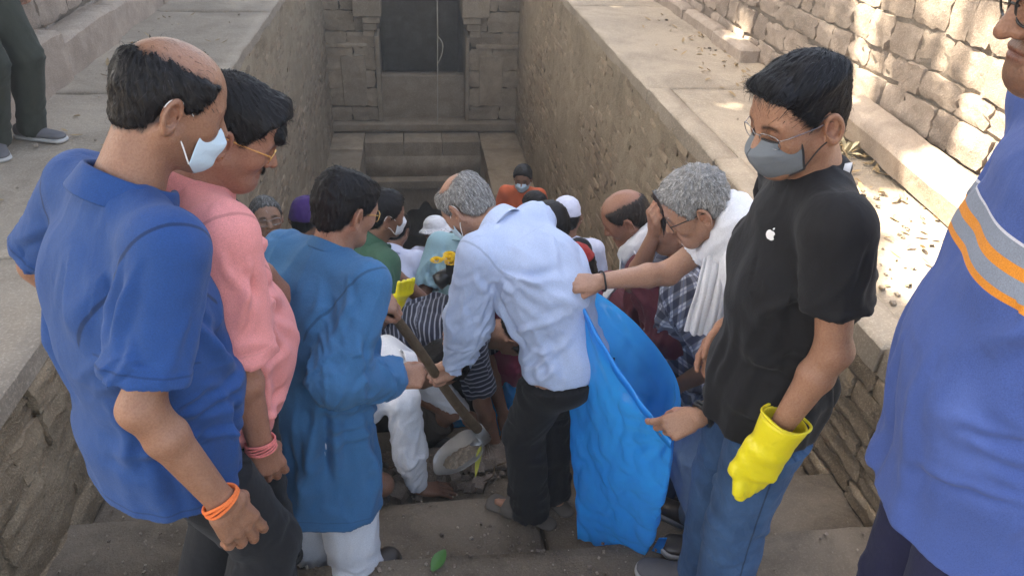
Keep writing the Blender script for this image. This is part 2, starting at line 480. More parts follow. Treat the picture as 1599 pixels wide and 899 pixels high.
def unit_stone(seed, round_=.07, bulge=.022, nu=4, nv=4):
    """unit block: x -.5...5 (width), y 0...1 depth behind the face, z -.5...5 ; face at y=0 looking to -y"""
    r = np.random.default_rng(seed); a = np.linspace(-.5, .5, nu + 1); b = np.linspace(-.5, .5, nv + 1)
    A, B = np.meshgrid(a, b, indexing='ij'); ex = 1 - (2 * np.abs(A)) ** 4; ez = 1 - (2 * np.abs(B)) ** 4
    front = -bulge * (ex * ez) ** .5 * (.75 + .5 * r.random(A.shape)) + .03 * r.normal(size=A.shape)
    cx = r.uniform(-.06, .06, 4)
    A2 = A * (1 - round_ * .5 * (1 - ez)) + cx[0] * B * .5 + .022 * r.normal(size=A.shape)
    B2 = B * (1 - round_ * .5 * (1 - ex)) + cx[1] * A * .3 + .022 * r.normal(size=A.shape)
    v = np.stack([A2, front, B2], -1).reshape(-1, 3); f = grid_faces(nu + 1, nv + 1)
    W = nv + 1
    ring = [i * W for i in range(nu + 1)] + [nu * W + j for j in range(1, nv + 1)] + [i * W + nv for i in range(nu - 1, -1, -1)] + [j for j in range(nv - 1, 0, -1)]
    back = v[ring].copy(); back[:, 1] = 1; back[:, [0, 2]] *= .98; k = len(v); n = len(ring)
    sf = [(k + i, k + n + i, k + n + (i + 1) % n, k + (i + 1) % n) for i in range(n)]
    v = np.concatenate([v, v[ring], back]); f = np.concatenate([f, np.array(sf)])
    # face to -y
    return v, f[:, ::-1]
STONES = [unit_stone(i, nu=5, nv=5) for i in range(12)]
BRICKS = [unit_stone(50 + i, .10, .05, 3, 2) for i in range(8)]
_dat = {}
def unit_data(kind, i, mat):
    key = (kind, i, mat.name)
    if key not in _dat:
        v, f = (STONES if kind == 's' else BRICKS)[i]
        me = mesh_np('block', v, f, smooth=(kind == 's')); me.materials.append(mat); _dat[key] = me
    return _dat[key]
def block(parent, name, kind, pos, size, normal, mat, seed, up=V3(0, 0, 1), roll=0.0):
    """stone/brick object; pos = middle of its face, size (width, depth, height)"""
    o = bpy.data.objects.new(name, unit_data(kind, seed % (12 if kind == 's' else 8), mat)); COL.objects.link(o)
    n = nrm(normal); y = -n; x = np.cross(y, up); x = nrm(x); z = np.cross(x, y)
    if roll: x, z = rotv(x, y, roll), rotv(z, y, roll)
    M = Matrix(((*[x[i] * size[0] for i in ()],),)) if False else Matrix([[x[i] * size[0], y[i] * size[1], z[i] * size[2], pos[i]] for i in range(3)] + [[0, 0, 0, 1]])
    o.parent = parent; o.matrix_world = M; o.matrix_parent_inverse = Matrix.Identity(4)
    o.matrix_basis = parent.matrix_world.inverted() @ M
    return o
def block_np(kind, pos, size, normal, seed, up=V3(0, 0, 1), roll=0.0):
    v, f = (STONES if kind == 's' else BRICKS)[seed % (12 if kind == 's' else 8)]
    n = nrm(normal); y = -n; x = nrm(np.cross(y, up)); z = np.cross(x, y)
    if roll: x, z = rotv(x, y, roll), rotv(z, y, roll)
    return pos + np.outer(v[:, 0] * size[0], x) + np.outer(v[:, 1] * size[1], y) + np.outer(v[:, 2] * size[2], z), f
_Rinv = np.array(CAM_R).T
def pix(p):
    q = _Rinv @ (np.asarray(p, float) - V3(0, 0, 1.6))
    if q[2] > -.05: return None
    return 799.5 + q[0] / -q[2] * 1156, 449.5 - q[1] / -q[2] * 1156, -q[2]
def box_geo(g, lo, hi):
    x0, y0, z0 = lo; x1, y1, z1 = hi
    v = [(x0, y0, z0), (x1, y0, z0), (x1, y1, z0), (x0, y1, z0), (x0, y0, z1), (x1, y0, z1), (x1, y1, z1), (x0, y1, z1)]
    g.add(v, [(3, 2, 1, 0), (4, 5, 6, 7), (0, 1, 5, 4), (1, 2, 6, 5), (2, 3, 7, 6), (3, 0, 4, 7)])
def slab(name, lo, hi, mat, parent, seed, res=.12, rough=.006, chip=.02, bevel=.012):
    """worn stone slab: top gridded, edges chipped"""
    lo = V3(*lo); hi = V3(*hi); nx = max(3, int((hi[0] - lo[0]) / res) + 1); ny = max(3, int((hi[1] - lo[1]) / res) + 1)
    xs = np.concatenate([[lo[0], lo[0] + bevel], np.linspace(lo[0], hi[0], nx)[1:-1], [hi[0] - bevel, hi[0]]])
    ys = np.concatenate([[lo[1], lo[1] + bevel], np.linspace(lo[1], hi[1], ny)[1:-1], [hi[1] - bevel, hi[1]]])
    X, Y = np.meshgrid(xs, ys, indexing='ij'); nx, ny = X.shape
    p = np.stack([X.ravel(), Y.ravel(), np.full(X.size, seed * 1.7)], 1)
    Z = (hi[2] + rough * pnoise(p * 2.3) + rough * .5 * pnoise(p * 9)).reshape(nx, ny)
    edge = np.zeros_like(X); edge[0] = edge[-1] = 1; edge[:, 0] = edge[:, -1] = 1
    ch = (np.maximum(pnoise(p * 5 + 9), 0) * chip + .35 * chip * np.abs(pnoise(p * 17))).reshape(nx, ny)
    Z = Z - edge * (bevel * .7 + ch)
    sx = np.zeros_like(X); sx[0] = 1; sx[-1] = -1; sy = np.zeros_like(Y); sy[:, 0] = 1; sy[:, -1] = -1
    X = X + sx * ch * .8; Y = Y + sy * ch * .8
    v = np.stack([X, Y, Z], -1).reshape(-1, 3); f = grid_faces(nx, ny)
    ring = [i * ny for i in range(nx)] + [(nx - 1) * ny + j for j in range(1, ny)] + [i * ny + ny - 1 for i in range(nx - 2, -1, -1)] + [j for j in range(ny - 2, 0, -1)]
    b = v[ring].copy(); b[:, 2] = lo[2]; k = len(v); n = len(ring)
    sf = np.array([(k + i, k + n + i, k + n + (i + 1) % n, k + (i + 1) % n) for i in range(n)])
    me = mesh_np(name, np.concatenate([v, v[ring], b]), np.concatenate([f, sf]))
    o = link(name, me, mat, parent)
    return o
def rough_sheet(name, o, du, dv, nu, nv, disp, mat, parent=None, kind=None):
    """gridded sheet o + u*du + v*dv, moved along its normal by disp(points)"""
    u, v = np.meshgrid(np.linspace(0, 1, nu), np.linspace(0, 1, nv), indexing='ij'); n = nrm(np.cross(du, dv))
    p = np.asarray(o, float) + u.reshape(-1, 1) * np.asarray(du, float) + v.reshape(-1, 1) * np.asarray(dv, float)
    p = p + n * disp(p)[:, None]
    return link(name, mesh_np(name, p, grid_faces(nu, nv)), mat, parent)

# ---- stairs: every tread a course of long stone slabs
stairs = empty('stone_stairs', (0.2, 1, -.6), kind='structure')
y0 = -.60; sd = 0; rs_ = random.Random(5)
for (y1, z) in STEPS[:-1]:
    xs = [XL - .05]
    while xs[-1] < XR - .7: xs.append(xs[-1] + rs_.uniform(.8, 1.5))
    xs.append(XR + .05)
    if xs[-1] - xs[-2] < .35: xs.pop(-2)
    for a, b in zip(xs[:-1], xs[1:]):
        sd += 1; dz = rs_.uniform(-.006, .006); de = rs_.uniform(-.012, .012)
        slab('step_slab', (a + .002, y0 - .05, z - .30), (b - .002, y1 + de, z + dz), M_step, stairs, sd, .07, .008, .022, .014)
    y0 = y1
g = Geo(); y0 = -.6
for (y1, z) in STEPS[:-1]:
    box_geo(g, (XL - .02, y0 - .2, z - 1.2), (XR + .02, y1 - .03, z - .06)); y0 = y1
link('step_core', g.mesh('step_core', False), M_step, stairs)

# ---- landing round the pit, pit walls
landing = empty('landing', (0.2, 8, ZLAND), kind='structure')
sd = 100
def slabs_rect(x0, x1, yy0, yy1, z, mat, parent, nx, ny, thick=.25, **kw):
    global sd
    ys = np.linspace(yy0, yy1, ny + 1); xs = np.linspace(x0, x1, nx + 1)
    for i in range(nx):
        for j in range(ny):
            sd += 1; slab('paving_slab', (xs[i] + .002, ys[j] + .002, z - thick), (xs[i + 1] - .002, ys[j + 1] - .002, z + rs_.uniform(-.004, .004)), mat, parent, sd, .2, **kw)
slabs_rect(XL - .03, XR + .03, YLAND - .02, PITY0, ZLAND, M_gate, landing, 3, 1)
slabs_rect(XL - .03, PITX0, PITY0, YEND + .03, ZLAND, M_gate, landing, 1, 5)
slabs_rect(PITX1, XR + .03, PITY0, YEND + .03, ZLAND, M_gate, landing, 1, 5)
slabs_rect(PITX0, PITX1, PITY1, YEND + .03, ZLAND, M_gate, landing, 3, 1)
pit = empty('pit', (.1, 9.8, PITZ), kind='structure')
g = Geo()
box_geo(g, (PITX0 - .3, PITY0, PITZ), (PITX0, PITY1, ZLAND - .251)); box_geo(g, (PITX1, PITY0, PITZ), (PITX1 + .3, PITY1, ZLAND - .251))
box_geo(g, (PITX0, PITY0 - .3, PITZ), (PITX1, PITY0, ZLAND - .251)); box_geo(g, (PITX0 - .3, PITY0 - .3, PITZ - .2), (PITX1 + .3, 16.0, PITZ))
link('pit_wall', g.mesh('pit_wall', False), M_gate, pit)
# far side of the pit: lintel beam and a wall with a cusped arch, dark passage behind
def arch_wall(name, x0, x1, z0, z1, y, thick, outline, mat, parent):
    """wall x0..x1, z0..z1 at y with an opening whose outline (x, z) goes from the left foot over the top to the right foot"""
    g = Geo(); o = np.asarray(outline); n = len(o)
    top = np.stack([np.linspace(x0, x1, n), np.full(n, z1)], 1)
    # left and right jamb feet
    fr = np.concatenate([np.stack([o[:, 0], np.full(n, y), o[:, 1]], 1), np.stack([np.interp(np.linspace(0, 1, n), [0, .3, .7, 1], [x0, x0, x1, x1]), np.full(n, y), np.interp(np.linspace(0, 1, n), [0, .3, .7, 1], [z0, z1, z1, z0])], 1)])
    i = np.arange(n - 1); g.add(fr, np.stack([i, i + 1, n + i + 1, n + i], 1)[:, ::-1])
    inn = np.concatenate([fr[:n], fr[:n] + V3(0, thick, 0)]); g.add(inn, np.stack([i, i + 1, n + i + 1, n + i], 1))
    return link(name, g.mesh(name, False), mat, parent)
def cusp(x0, x1, zf, zs, zt, lobes=7):
    """cusped arch outline: springing zs, top zt"""
    c = (x0 + x1) / 2; R = (x1 - x0) / 2; pts = [(x0, zf), (x0, zs)]
    for k in range(lobes):
        for t in np.linspace(0, 1, 7)[(1 if k else 0):]:
            a = math.pi - (k + t) * math.pi / lobes
            rr = 1 - .0 + .10 * math.sin(t * math.pi) - .05
            tip = 1 + .12 * math.exp(-((a - math.pi / 2) / .18) ** 2)
            pts.append((c + R * math.cos(a) * rr * .98, zs + (zt - zs) * math.sin(a) * rr * tip / 1.1))
    return pts + [(x1, zs), (x1, zf)]
arch_wall('arch_wall', PITX0, PITX1, PITZ, ZLAND - .62, PITY1 - .10, .45, cusp(-.46, .74, PITZ, -4.75, -3.98), M_gate, pit)
g = Geo(); box_geo(g, (PITX0, PITY1 - .02, ZLAND - .62), (PITX1, PITY1 + .3, ZLAND - .251)); link('pit_back', g.mesh('pit_back', False), M_gate, pit)
slab('lintel_beam', (PITX0 + .002, PITY1 - .22, ZLAND - .74), (PITX1 - .002, PITY1 + .1, ZLAND - .60), M_gate, pit, 7, .2)
g = Geo(); box_geo(g, (-1.2, PITY1 + 1.8, PITZ), (1.5, PITY1 + 2.0, -3.3)); box_geo(g, (-1.2, PITY1 + .36, -3.55), (1.5, PITY1 + 2.0, -3.3))
box_geo(g, (-1.4, PITY1 + .36, PITZ), (-1.2, PITY1 + 2.0, -3.3)); box_geo(g, (1.5, PITY1 + .36, PITZ), (1.7, PITY1 + 2.0, -3.3)); link('passage', g.mesh('passage', False), M_gate, pit)

# ---- gate pavilion closing the far end
gate = empty('gate_pavilion', (.2, YEND, ZLAND), 'sandstone pavilion wall with a dark doorway between corbelled piers at the trench end', 'building')
OX0, OX1 = -.60, .92
def gbox(name, lo, hi, seed, chip=.02): return slab(name, lo, hi, M_gate, gate, seed, .25, .006, chip, .02)
sd = 300
for (a, b) in ((XL - .02, OX0), (OX1, XR + .02)):         # piers in block courses
    z = ZLAND + .18; row = 0
    while z < 1.6:
        h = [.24, .32, .28, .38][row % 4]; zz = min(z + h, 1.6)
        cut = lerp(a, b, [.45, .62, .35, .55][(row + (a > 0)) % 4]); pr = rs_.uniform(0, .02)
        for (p, q) in ((a, cut), (cut, b)):
            sd += 1; block(gate, 'stone_block', 's', V3((p + q) / 2, YEND - rs_.uniform(0, .03), (z + zz) / 2), (q - p - .008, .5, zz - z - .01), (0, -1, 0), M_gate, sd)
        z = zz; row += 1
    # raised panel and side moulding
    e = OX0 if a < 0 else OX1; sg = -1 if a < 0 else 1
    gbox('jamb', (min(e, e - sg * .07), YEND - .07, ZLAND + .19), (max(e, e - sg * .07), YEND + .5, -1.32), sd)
    # corbel in three growing tiers
    for k in range(3):
        x_in = e - sg * (.0 + .055 * k); w = .17
        gbox('corbel', (min(x_in, e + sg * w), YEND - .09 - .035 * k, -1.32 + .11 * k), (max(x_in, e + sg * w), YEND + .5, -1.32 + .11 * (k + 1) - .002), sd + k)
    gbox('pier_cap', (min(e - sg * .13, e + sg * .3), YEND - .20, -.99), (max(e - sg * .13, e + sg * .3), YEND + .5, 1.5), sd + 5)
    gbox('string_course', (min(e + sg * .1, e + sg * .8), YEND - .06, -1.50), (max(e + sg * .1, e + sg * .8), YEND + .3, -1.44), sd + 6)
    gbox('niche_panel', (min(e + sg * .16, e + sg * .56), YEND - .045, -2.45), (max(e + sg * .16, e + sg * .56), YEND + .2, -1.62), sd + 7)
gbox('parapet', (OX0 + .002, YEND + .22, ZLAND + .10), (OX1 - .002, YEND + .42, -2.02), 360, .012)
gbox('sill_cornice', (XL + .002, YEND - .16, ZLAND + .06), (XR - .002, YEND + .22, ZLAND + .17), 361)
gbox('plinth', (XL + .002, YEND - .08, ZLAND - .02), (XR - .002, YEND + .3, ZLAND + .055), 362)
g = Geo()
box_geo(g, (XL - .3, 15.8, -3.2), (XR + .3, 16.0, 1.7)); box_geo(g, (XL - .3, YEND + .5, -3.2), (OX0 - .02, 15.8, 1.7)); box_geo(g, (OX1 + .02, YEND + .5, -3.2), (XR + .3, 15.8, 1.7))
box_geo(g, (XL - .3, YEND + .42, -3.3), (XR + .3, 15.8, ZLAND + .02)); box_geo(g, (XL - .3, YEND + .02, 1.6), (XR + .3, 16, 2.2))
link('inner_room', g.mesh('inner_room', False), M_gate, gate)

# ---- trench side walls: bricks under worn mud plaster
def brick_wall(name, X, sg, label, y_from, y_to):
    """sg: +1 wall looking to +x, -1 looking to -x"""
    root = empty(name, (X, (y_from + y_to) / 2, ZLAND), label, 'wall')
    bricks = []; z = -.10; row = 0; nx = V3(sg, 0, 0)
    while z > -4.3:
        near = z > -2.0
        h = .066
        y = y_from + (row % 2) * .115 + rs_.uniform(-.03, .03)
        while y < y_to:
            L = .232 * rs_.uniform(.85, 1.1)
            if y + L > y_to: L = y_to - y
            if L > .06 and not (y < 7 and z < floor_z(y) - .15) and not (y >= 7 and z < ZLAND - .1):
                bricks.append((y + L / 2, z - h / 2, L - .010, h - .010, rs_.uniform(-.004, .016), rs_.uniform(-.03, .03)))
            y += L
        z -= h; row += 1
    def shows(b):
        q = pix((X, b[0], b[1]))
        if q is None or not (0 < q[0] < 1599 and 0 < q[1] < 899): return 0
        a = pix((X, b[0] - b[2] / 2, b[1])); c = pix((X, b[0] + b[2] / 2, b[1])); d = pix((X, b[0], b[1] + b[3]))
        return abs((a[0] - c[0]) * (q[1] - d[1]) - (a[1] - c[1]) * (q[0] - d[0]))
    def cover(y, z):  # thickness of the plaster in front of the wall core
        p = np.array([[y * .55, z * .8, X * 3]]); p2 = np.array([[y * 2.2, z * 3.0, X]])
        return .012 + .016 * pnoise(p)[0] + .008 * pnoise(p2)[0]
    order = sorted(bricks, key=lambda b: -shows(b) if cover(b[0], b[1]) < b[4] + .008 else 0)
    gj = Geo(); rv = []
    for i, b in enumerate(order):
        pos = V3(X + sg * b[4], b[0], b[1]); size = (b[2], .10, b[3])
        if i < 300: block(root, 'brick', 'b', pos, size, nx, M_brick, i, roll=b[5])
        else:
            v, f = block_np('b', pos, size, nx, i, roll=b[5]); gj.add(v, f); rv.append(np.full(len(v), rs_.random()))
    me = gj.mesh('bricks', False); attr_f(me, 'rv', np.concatenate(rv)); tag(link('brick_courses', me, M_brickj, root), kind='stuff')
    ny, nz = int((y_to - y_from) / .045), 96
    def disp(p):
        a = .012 + .016 * pnoise(np.stack([p[:, 1] * .55, p[:, 2] * .8, np.full(len(p), X * 3)], 1)) + .008 * pnoise(np.stack([p[:, 1] * 2.2, p[:, 2] * 3.0, np.full(len(p), X)], 1))
        lump = .010 * np.abs(pnoise(p * [0, 6, 9])) + .006 * pnoise(p * [0, 17, 23] + 5) + .004 * rng.normal(size=len(p)) * .6
        hole = -.03 * sstep(.50, .62, pnoise(p * [0, 9, 13] + 31))
        rag = .02 * sstep(-.35, -.1, p[:, 2]) * (pnoise(p * [0, 3, 3] + 8) > .1)
        return a + lump + hole + rag - .004
    a, b = V3(X, y_from, -4.3), V3(0, y_to - y_from, 0)
    up = V3(0, 0, 4.23)
    if sg > 0: rough_sheet('mud_plaster', a, b, up, ny, nz, disp, M_plast, root)
    else: rough_sheet('mud_plaster', a + b, -b, up, ny, nz, disp, M_plast, root)
    g = Geo(); x2 = X - sg * .35; box_geo(g, (min(X - sg * .06, x2), y_from, -5), (max(X - sg * .06, x2), y_to + .6, -.09)); link('wall_core', g.mesh('wall_core', False), M_plast, root)
    return root
brick_wall('trench_wall', XL, 1, 'mud-plastered brick wall of the stairwell below the shaded terrace', 2.75, YEND)
brick_wall('trench_wall', XR, -1, 'bare brick wall of the stairwell below the sunlit terrace', 2.75, YEND)
def rubble_wall(X, sg, label, hgt, wdt, y_from=-.8, y_to=2.75, depth=.03):
    root = empty('rubble_wall', (X, 1, -.8), label, 'wall'); z = -.09; i = 0; nx = V3(sg, 0, 0)
    while z > -1.4:
        h = rs_.uniform(*hgt); y = y_from - rs_.uniform(0, .1)
        while y < y_to:
            L = rs_.uniform(*wdt); e = min(y + L, y_to); i += 1
            if e - y > .05 and z > floor_z((y + e) / 2 - .2) - .1:
                block(root, 'stone_block', 's', V3(X + sg * (.01 + rs_.uniform(-.5, 1) * depth), (y + e) / 2, z - h / 2), (e - y - .008, .22, h - .008), nx, M_gate if sg < 0 else M_mud, i, roll=rs_.uniform(-.05, .05))
            y = e
        z -= h
    g = Geo(); x2 = X - sg * .35; box_geo(g, (min(X, x2), y_from, -1.6), (max(X, x2), y_to, -.09)); link('mortar', g.mesh('mortar', False), M_plast, root)
    if sg > 0:
        def disp(p): return .006 + .030 * pnoise(p * [0, 2.2, 3.0] + 3) + .018 * np.abs(pnoise(p * [0, 6, 7])) + .008 * pnoise(p * [0, 18, 18]) - .02 * sstep(.4, .55, pnoise(p * [0, 8, 9] + 40))
        rough_sheet('mud_plaster', V3(X, y_from, -1.5), V3(0, y_to - y_from, 0), V3(0, 0, 1.42), 130, 70, disp, M_mud, root)
rubble_wall(XL, 1, 'rubble stone wall beside the top steps with lumpy earth mortar', (.12, .2), (.14, .34), depth=.035)
rubble_wall(XR, -1, 'wall of long flat stones beside the top steps with coping above', (.085, .12), (.22, .42), depth=.015)

# ---- terraces on both sides of the trench
WXL, WXR = -2.36, 2.86
terL = empty('terrace_left', (-1.9, 5, 0), kind='structure'); terR = empty('terrace_right', (2.3, 5, 0), kind='structure')
ys = [-.9, .25, 1.05, 2.9, 5.1, 7.6, 10.2, 12.6]
for a, b in zip(ys[:-1], ys[1:]):
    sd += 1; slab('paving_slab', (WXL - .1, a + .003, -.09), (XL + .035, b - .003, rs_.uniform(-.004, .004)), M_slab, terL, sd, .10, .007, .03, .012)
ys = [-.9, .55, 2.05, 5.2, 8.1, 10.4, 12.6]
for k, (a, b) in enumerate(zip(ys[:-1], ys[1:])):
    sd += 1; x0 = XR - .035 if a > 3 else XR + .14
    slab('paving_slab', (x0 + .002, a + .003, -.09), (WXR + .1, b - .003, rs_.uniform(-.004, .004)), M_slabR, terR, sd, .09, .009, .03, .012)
y = -.9
while y < 3.3:
    e = min(y + rs_.uniform(.7, 1.2), 5.2 if y > 2.05 else 9); e = min(e, 5.198)
    sd += 1; slab('coping_stone', (XR - .045, y + .003, -.10), (XR + .14, e - .003, .022 + rs_.uniform(-.006, .012)), M_slabR, terR, sd, .05, .009, .045, .014); y = e
if y < 5.19: sd += 1; slab('coping_stone', (XR - .03, y + .003, -.10), (XR + .14, 5.198, .012), M_slabR, terR, sd, .06, .008, .04, .012)

# ---- earth round about
g = Geo(); R = 60.
for (x0, x1, a, b) in ((-R, WXL - .05, -R, R), (WXR + .05, R, -R, R), (WXL - .05, WXR + .05, -R, -.88), (WXL - .05, WXR + .05, 16.0, R)):
    g.add([(x0, a, -.03), (x1, a, -.03), (x1, b, -.03), (x0, b, -.03)], [(0, 1, 2, 3)])
tag(link('ground', g.mesh('ground', False), M_dirt), kind='structure')

# ---- outer stone walls above the terraces
def stone_wall(X, sg, label, y_from, y_to, top, plinth, hh, ll):
    root = empty('stone_wall', (X, (y_from + y_to) / 2, 0), label, 'wall'); i = int(abs(X) * 10); n = V3(sg, 0, 0); z = 0.0
    core = Geo(); box_geo(core, (min(X - sg * .012, X - sg * .5), y_from, -.05), (max(X - sg * .012, X - sg * .5), y_to, top - .03)); link('mortar', core.mesh('mortar', False), M_mort, root)
    if plinth:
        y = y_from; ph, po = plinth
        while y < y_to:
            L = rs_.uniform(.7, 1.5); i += 1
            e = min(y + L, y_to); jit = rs_.uniform(-.03, .03); ob = slab('plinth_stone', (min(X, X + sg * (po + jit)), y + .006, -.04), (max(X, X + sg * (po + jit)), e - .006, ph + rs_.uniform(-.05, .04)), M_stone, root, i, .09, .012, .05, .03); y = e
        z = 0.02
    while z < top - .05:
        h = rs_.uniform(*hh); y = y_from - rs_.uniform(0, .2)
        while y < y_to:
            L = rs_.uniform(*ll); i += 1; zz = h * rs_.uniform(.86, 1.0); dr = rs_.uniform(-.012, .012)
            block(root, 'stone_block', 's', V3(X + sg * (rs_.uniform(-.012, .022)), y + L / 2, z + zz / 2 + dr), (L - rs_.uniform(.001, .010), .25, zz - .003), n, M_stone, i, roll=rs_.uniform(-.05, .05)); y += L
        z += h
    return root
stone_wall(WXR, -1, 'pinkish squared-stone wall with dappled sun behind the right terrace', 1.9, 10.2, 1.75, None, (.14, .23), (.16, .36))
stone_wall(WXL - .22, 1, 'ochre stone wall rising from a low plinth behind the left terrace', 2.6, 11.0, 1.3, (.30, .24), (.17, .28), (.2, .42))
# kerb along the far foot of the right wall, fallen slab nearer
kerbs = empty('stone_kerb', (2.75, 8, 0), 'low rough kerb along the foot of the squared-stone wall', 'kerb')
y = 5.9
while y < 10.8:
    e = y + rs_.uniform(.5, 1.1); i = int(y * 10); slab('kerb_stone', (WXR - .17 + rs_.uniform(-.02, .02), y + .006, -.03), (WXR - .01, e - .006, .11 + rs_.uniform(-.02, .03)), M_stone, kerbs, i, .08, .014, .05, .03); y = e
M_fall = slab('fallen_slab', (0, 0, 0), (.22, 1.75, .16), M_stone, None, 77, .08, .014, .05, .03)
M_fall.location = (2.56, 2.55, .0); M_fall.rotation_euler = (math.radians(2), math.radians(-16), math.radians(-3))
tag(M_fall, 'long fallen stone slab lying against the squared-stone wall', 'stone slab')

# ---------------------------------------------------------------- people
def ik(a, tgt, l1, l2, pole):
    a = np.asarray(a, float); d = np.asarray(tgt, float) - a; L = np.linalg.norm(d)
    if L > (l1 + l2) * .999: d = d / L * (l1 + l2) * .999; L = (l1 + l2) * .999
    L = max(L, abs(l1 - l2) + .02); u = nrm(d); tgt = a + u * L
    x = (l1 * l1 - l2 * l2 + L * L) / (2 * L); h = math.sqrt(max(l1 * l1 - x * x, 0))
    p = np.asarray(pole, float); p = nrm(p - u * (p @ u))
    return a + u * x + p * h, tgt
def frame(head, lean=0.0, side=0.0):
    """right, forward, up of a frame facing heading (deg from +Y towards +X), leant forward, leant to its right"""
    a = math.radians(head); f = V3(math.sin(a), math.cos(a), 0); r = V3(math.cos(a), -math.sin(a), 0); u = V3(0, 0, 1)
    l = math.radians(lean); f, u = f * math.cos(l) - u * math.sin(l), u * math.cos(l) + f * math.sin(l)
    s = math.radians(side); r, u = r * math.cos(s) - u * math.sin(s), u * math.cos(s) + r * math.sin(s)
    return r, f, u

def flatcone(S, a, b, ra, rb, k, ecc=None, side=None, cut0=False):
    """cone from a to b with a flat end at b"""
    a = np.asarray(a, float); b = np.asarray(b, float); ab = b - a; L2 = ab @ ab; L = math.sqrt(L2); ax = ab / L
    def f(p):
        q = p - a; w = q @ ab / L2; t = np.clip(w, 0, 1)
        d = np.linalg.norm(q - np.clip(w, 0, 1.3)[..., None] * ab, axis=-1) - (ra + (rb - ra) * t)
        return np.maximum(d, (w - 1) * L)
    S.add(f, (a + b) / 2, L / 2 + max(ra, rb), 'u', k)

# ---- head, in its own frame: x right, y forward, z up, chin to crown 0.235
def head_sdf(o, neck_l):
    S = Sdf(); fat = o.get('fat', 0.0)
    S.ellip((0, -.012, .036), (.0765, .098, .088), k=0)
    S.ellip((0, .03, .03), (.068, .062, .072), k=.03)
    S.ell((0, .035, .0), (0, .05, -.075), (.064 + fat, .052), (.042 + fat, .04), (1, 0, 0), k=.03)
    for s in (-1, 1):
        S.cone((s * (.054 + fat), .0, -.05), (s * .022, .062, -.095), .02 + fat, .019 + fat * .5, .035)
        S.ball((s * .043, .058, -.022), .024 + fat * .5, .03)
        S.cone((s * .01, .087, .02), (s * .045, .072, .022), .0115, .011, .016)
    S.ball((0, .074, -.098), .021 + fat * .6, .025)
    if fat > .004: S.ell((0, .0, -.085), (0, .045, -.1), (.05 + fat, .035), (.035 + fat, .03), (1, 0, 0), k=.03)
    for s in (-1, 1):
        S.ball((s * .033, .099, .002), .017, .014, 's')
        S.ball((s * .031, .0755, .002), .0145, .006)
        S.cone((s * .018, .086, -.006), (s * .044, .08, -.004), .003, .0025, .004)
    nz = o.get('nose', 1.0)
    S.cone((0, .087, .014), (0, .109 * (.6 + .4 * nz) + .004, -.03), .0085, .0125 * nz, .012)
    for s in (-1, 1):
        S.ball((s * .0125 * nz, .099, -.034), .0092 * nz, .008)
        S.ball((s * .008, .104, -.043), .0042, .004, 's')
    S.ell((-.014, .089, -.058), (.014, .089, -.058), (.0075, .009), (.0075, .009), (0, 0, 1), k=.01, rz=.012)
    S.ell((-.012, .088, -.0695), (.012, .088, -.0695), (.008, .009), (.008, .009), (0, 0, 1), k=.008, rz=.012)
    S.cone((-.021, .0955, -.0638), (.021, .0955, -.0638), .0022, .0022, .004, 's')
    # ears
    for s in (-1, 1):
        c = V3(s * .079, -.014, -.004); M = np.array([nrm((s * .45, -1, 0)), (0, 0, 1), nrm((s, .45, 0))], float)
        M[1] = nrm(M[1] + M[0] * .18)
        def ear(p, c=c, M=M):
            q = (p - c) @ M.T; u, v, w = q[..., 0] - .008, q[..., 1], q[..., 2]
            k = np.sqrt((u / (.017 - .003 * np.clip(-v / .03, 0, 1))) ** 2 + (v / .030) ** 2)
            ring = np.sqrt(((k - 1) * .02) ** 2 + (w - .010) ** 2) - .0046
            disc = np.maximum((k - 1) * .017, np.abs(w + .000) - .0035)
            lobe = np.linalg.norm(q - V3(.004, -.030, .003), axis=-1) - .0085
            anti = np.sqrt(((np.sqrt(((u + .002) / .010) ** 2 + ((v - .003) / .018) ** 2) - 1) * .012) ** 2 + (w - .004) ** 2) - .0035
            return smin(smin(smin(ring, disc, .004), lobe, .008), anti, .003)
        S.add(ear, c, .045, 'u', .006)
        S.ellip(c + V3(s * .014, .004, -.005), (.012, .0085, .013), k=.004, op='s'); S.ball(c + V3(s * .0105, -.004, .014), .0065, .005, 's')
    nl = np.asarray(neck_l, float); th = o.get('neck', 1.0)
    S.ell((0, -.022, -.03), nl + nrm(V3(0, -.022, -.03) - nl) * .02 + V3(0, .012, 0), (.056 * th, .058 * th), (.060 * th, .060 * th), (1, 0, 0), k=.03)
    S.cone(nl + V3(0, .02, 0), nl + V3(0, .02, 0) + nrm(nl - V3(0, -.022, -.03)) * .05, .052 * th, .045, .03)
    for s in (-1, 1): S.cone((s * .058, -.022, -.05), nl + V3(s * .02, .045, -.0), .012, .013, .03)
    return S
def cran(p):
    S = Sdf(); S.ellip((0, -.012, .036), (.0765, .098, .088), k=0); S.ellip((0, .03, .03), (.068, .062, .072), k=.03)
    S.ell((0, -.05, .0), (0, -.06, -.055), (.062, .045), (.05, .03), (1, 0, 0), k=.03)
    return S(p)
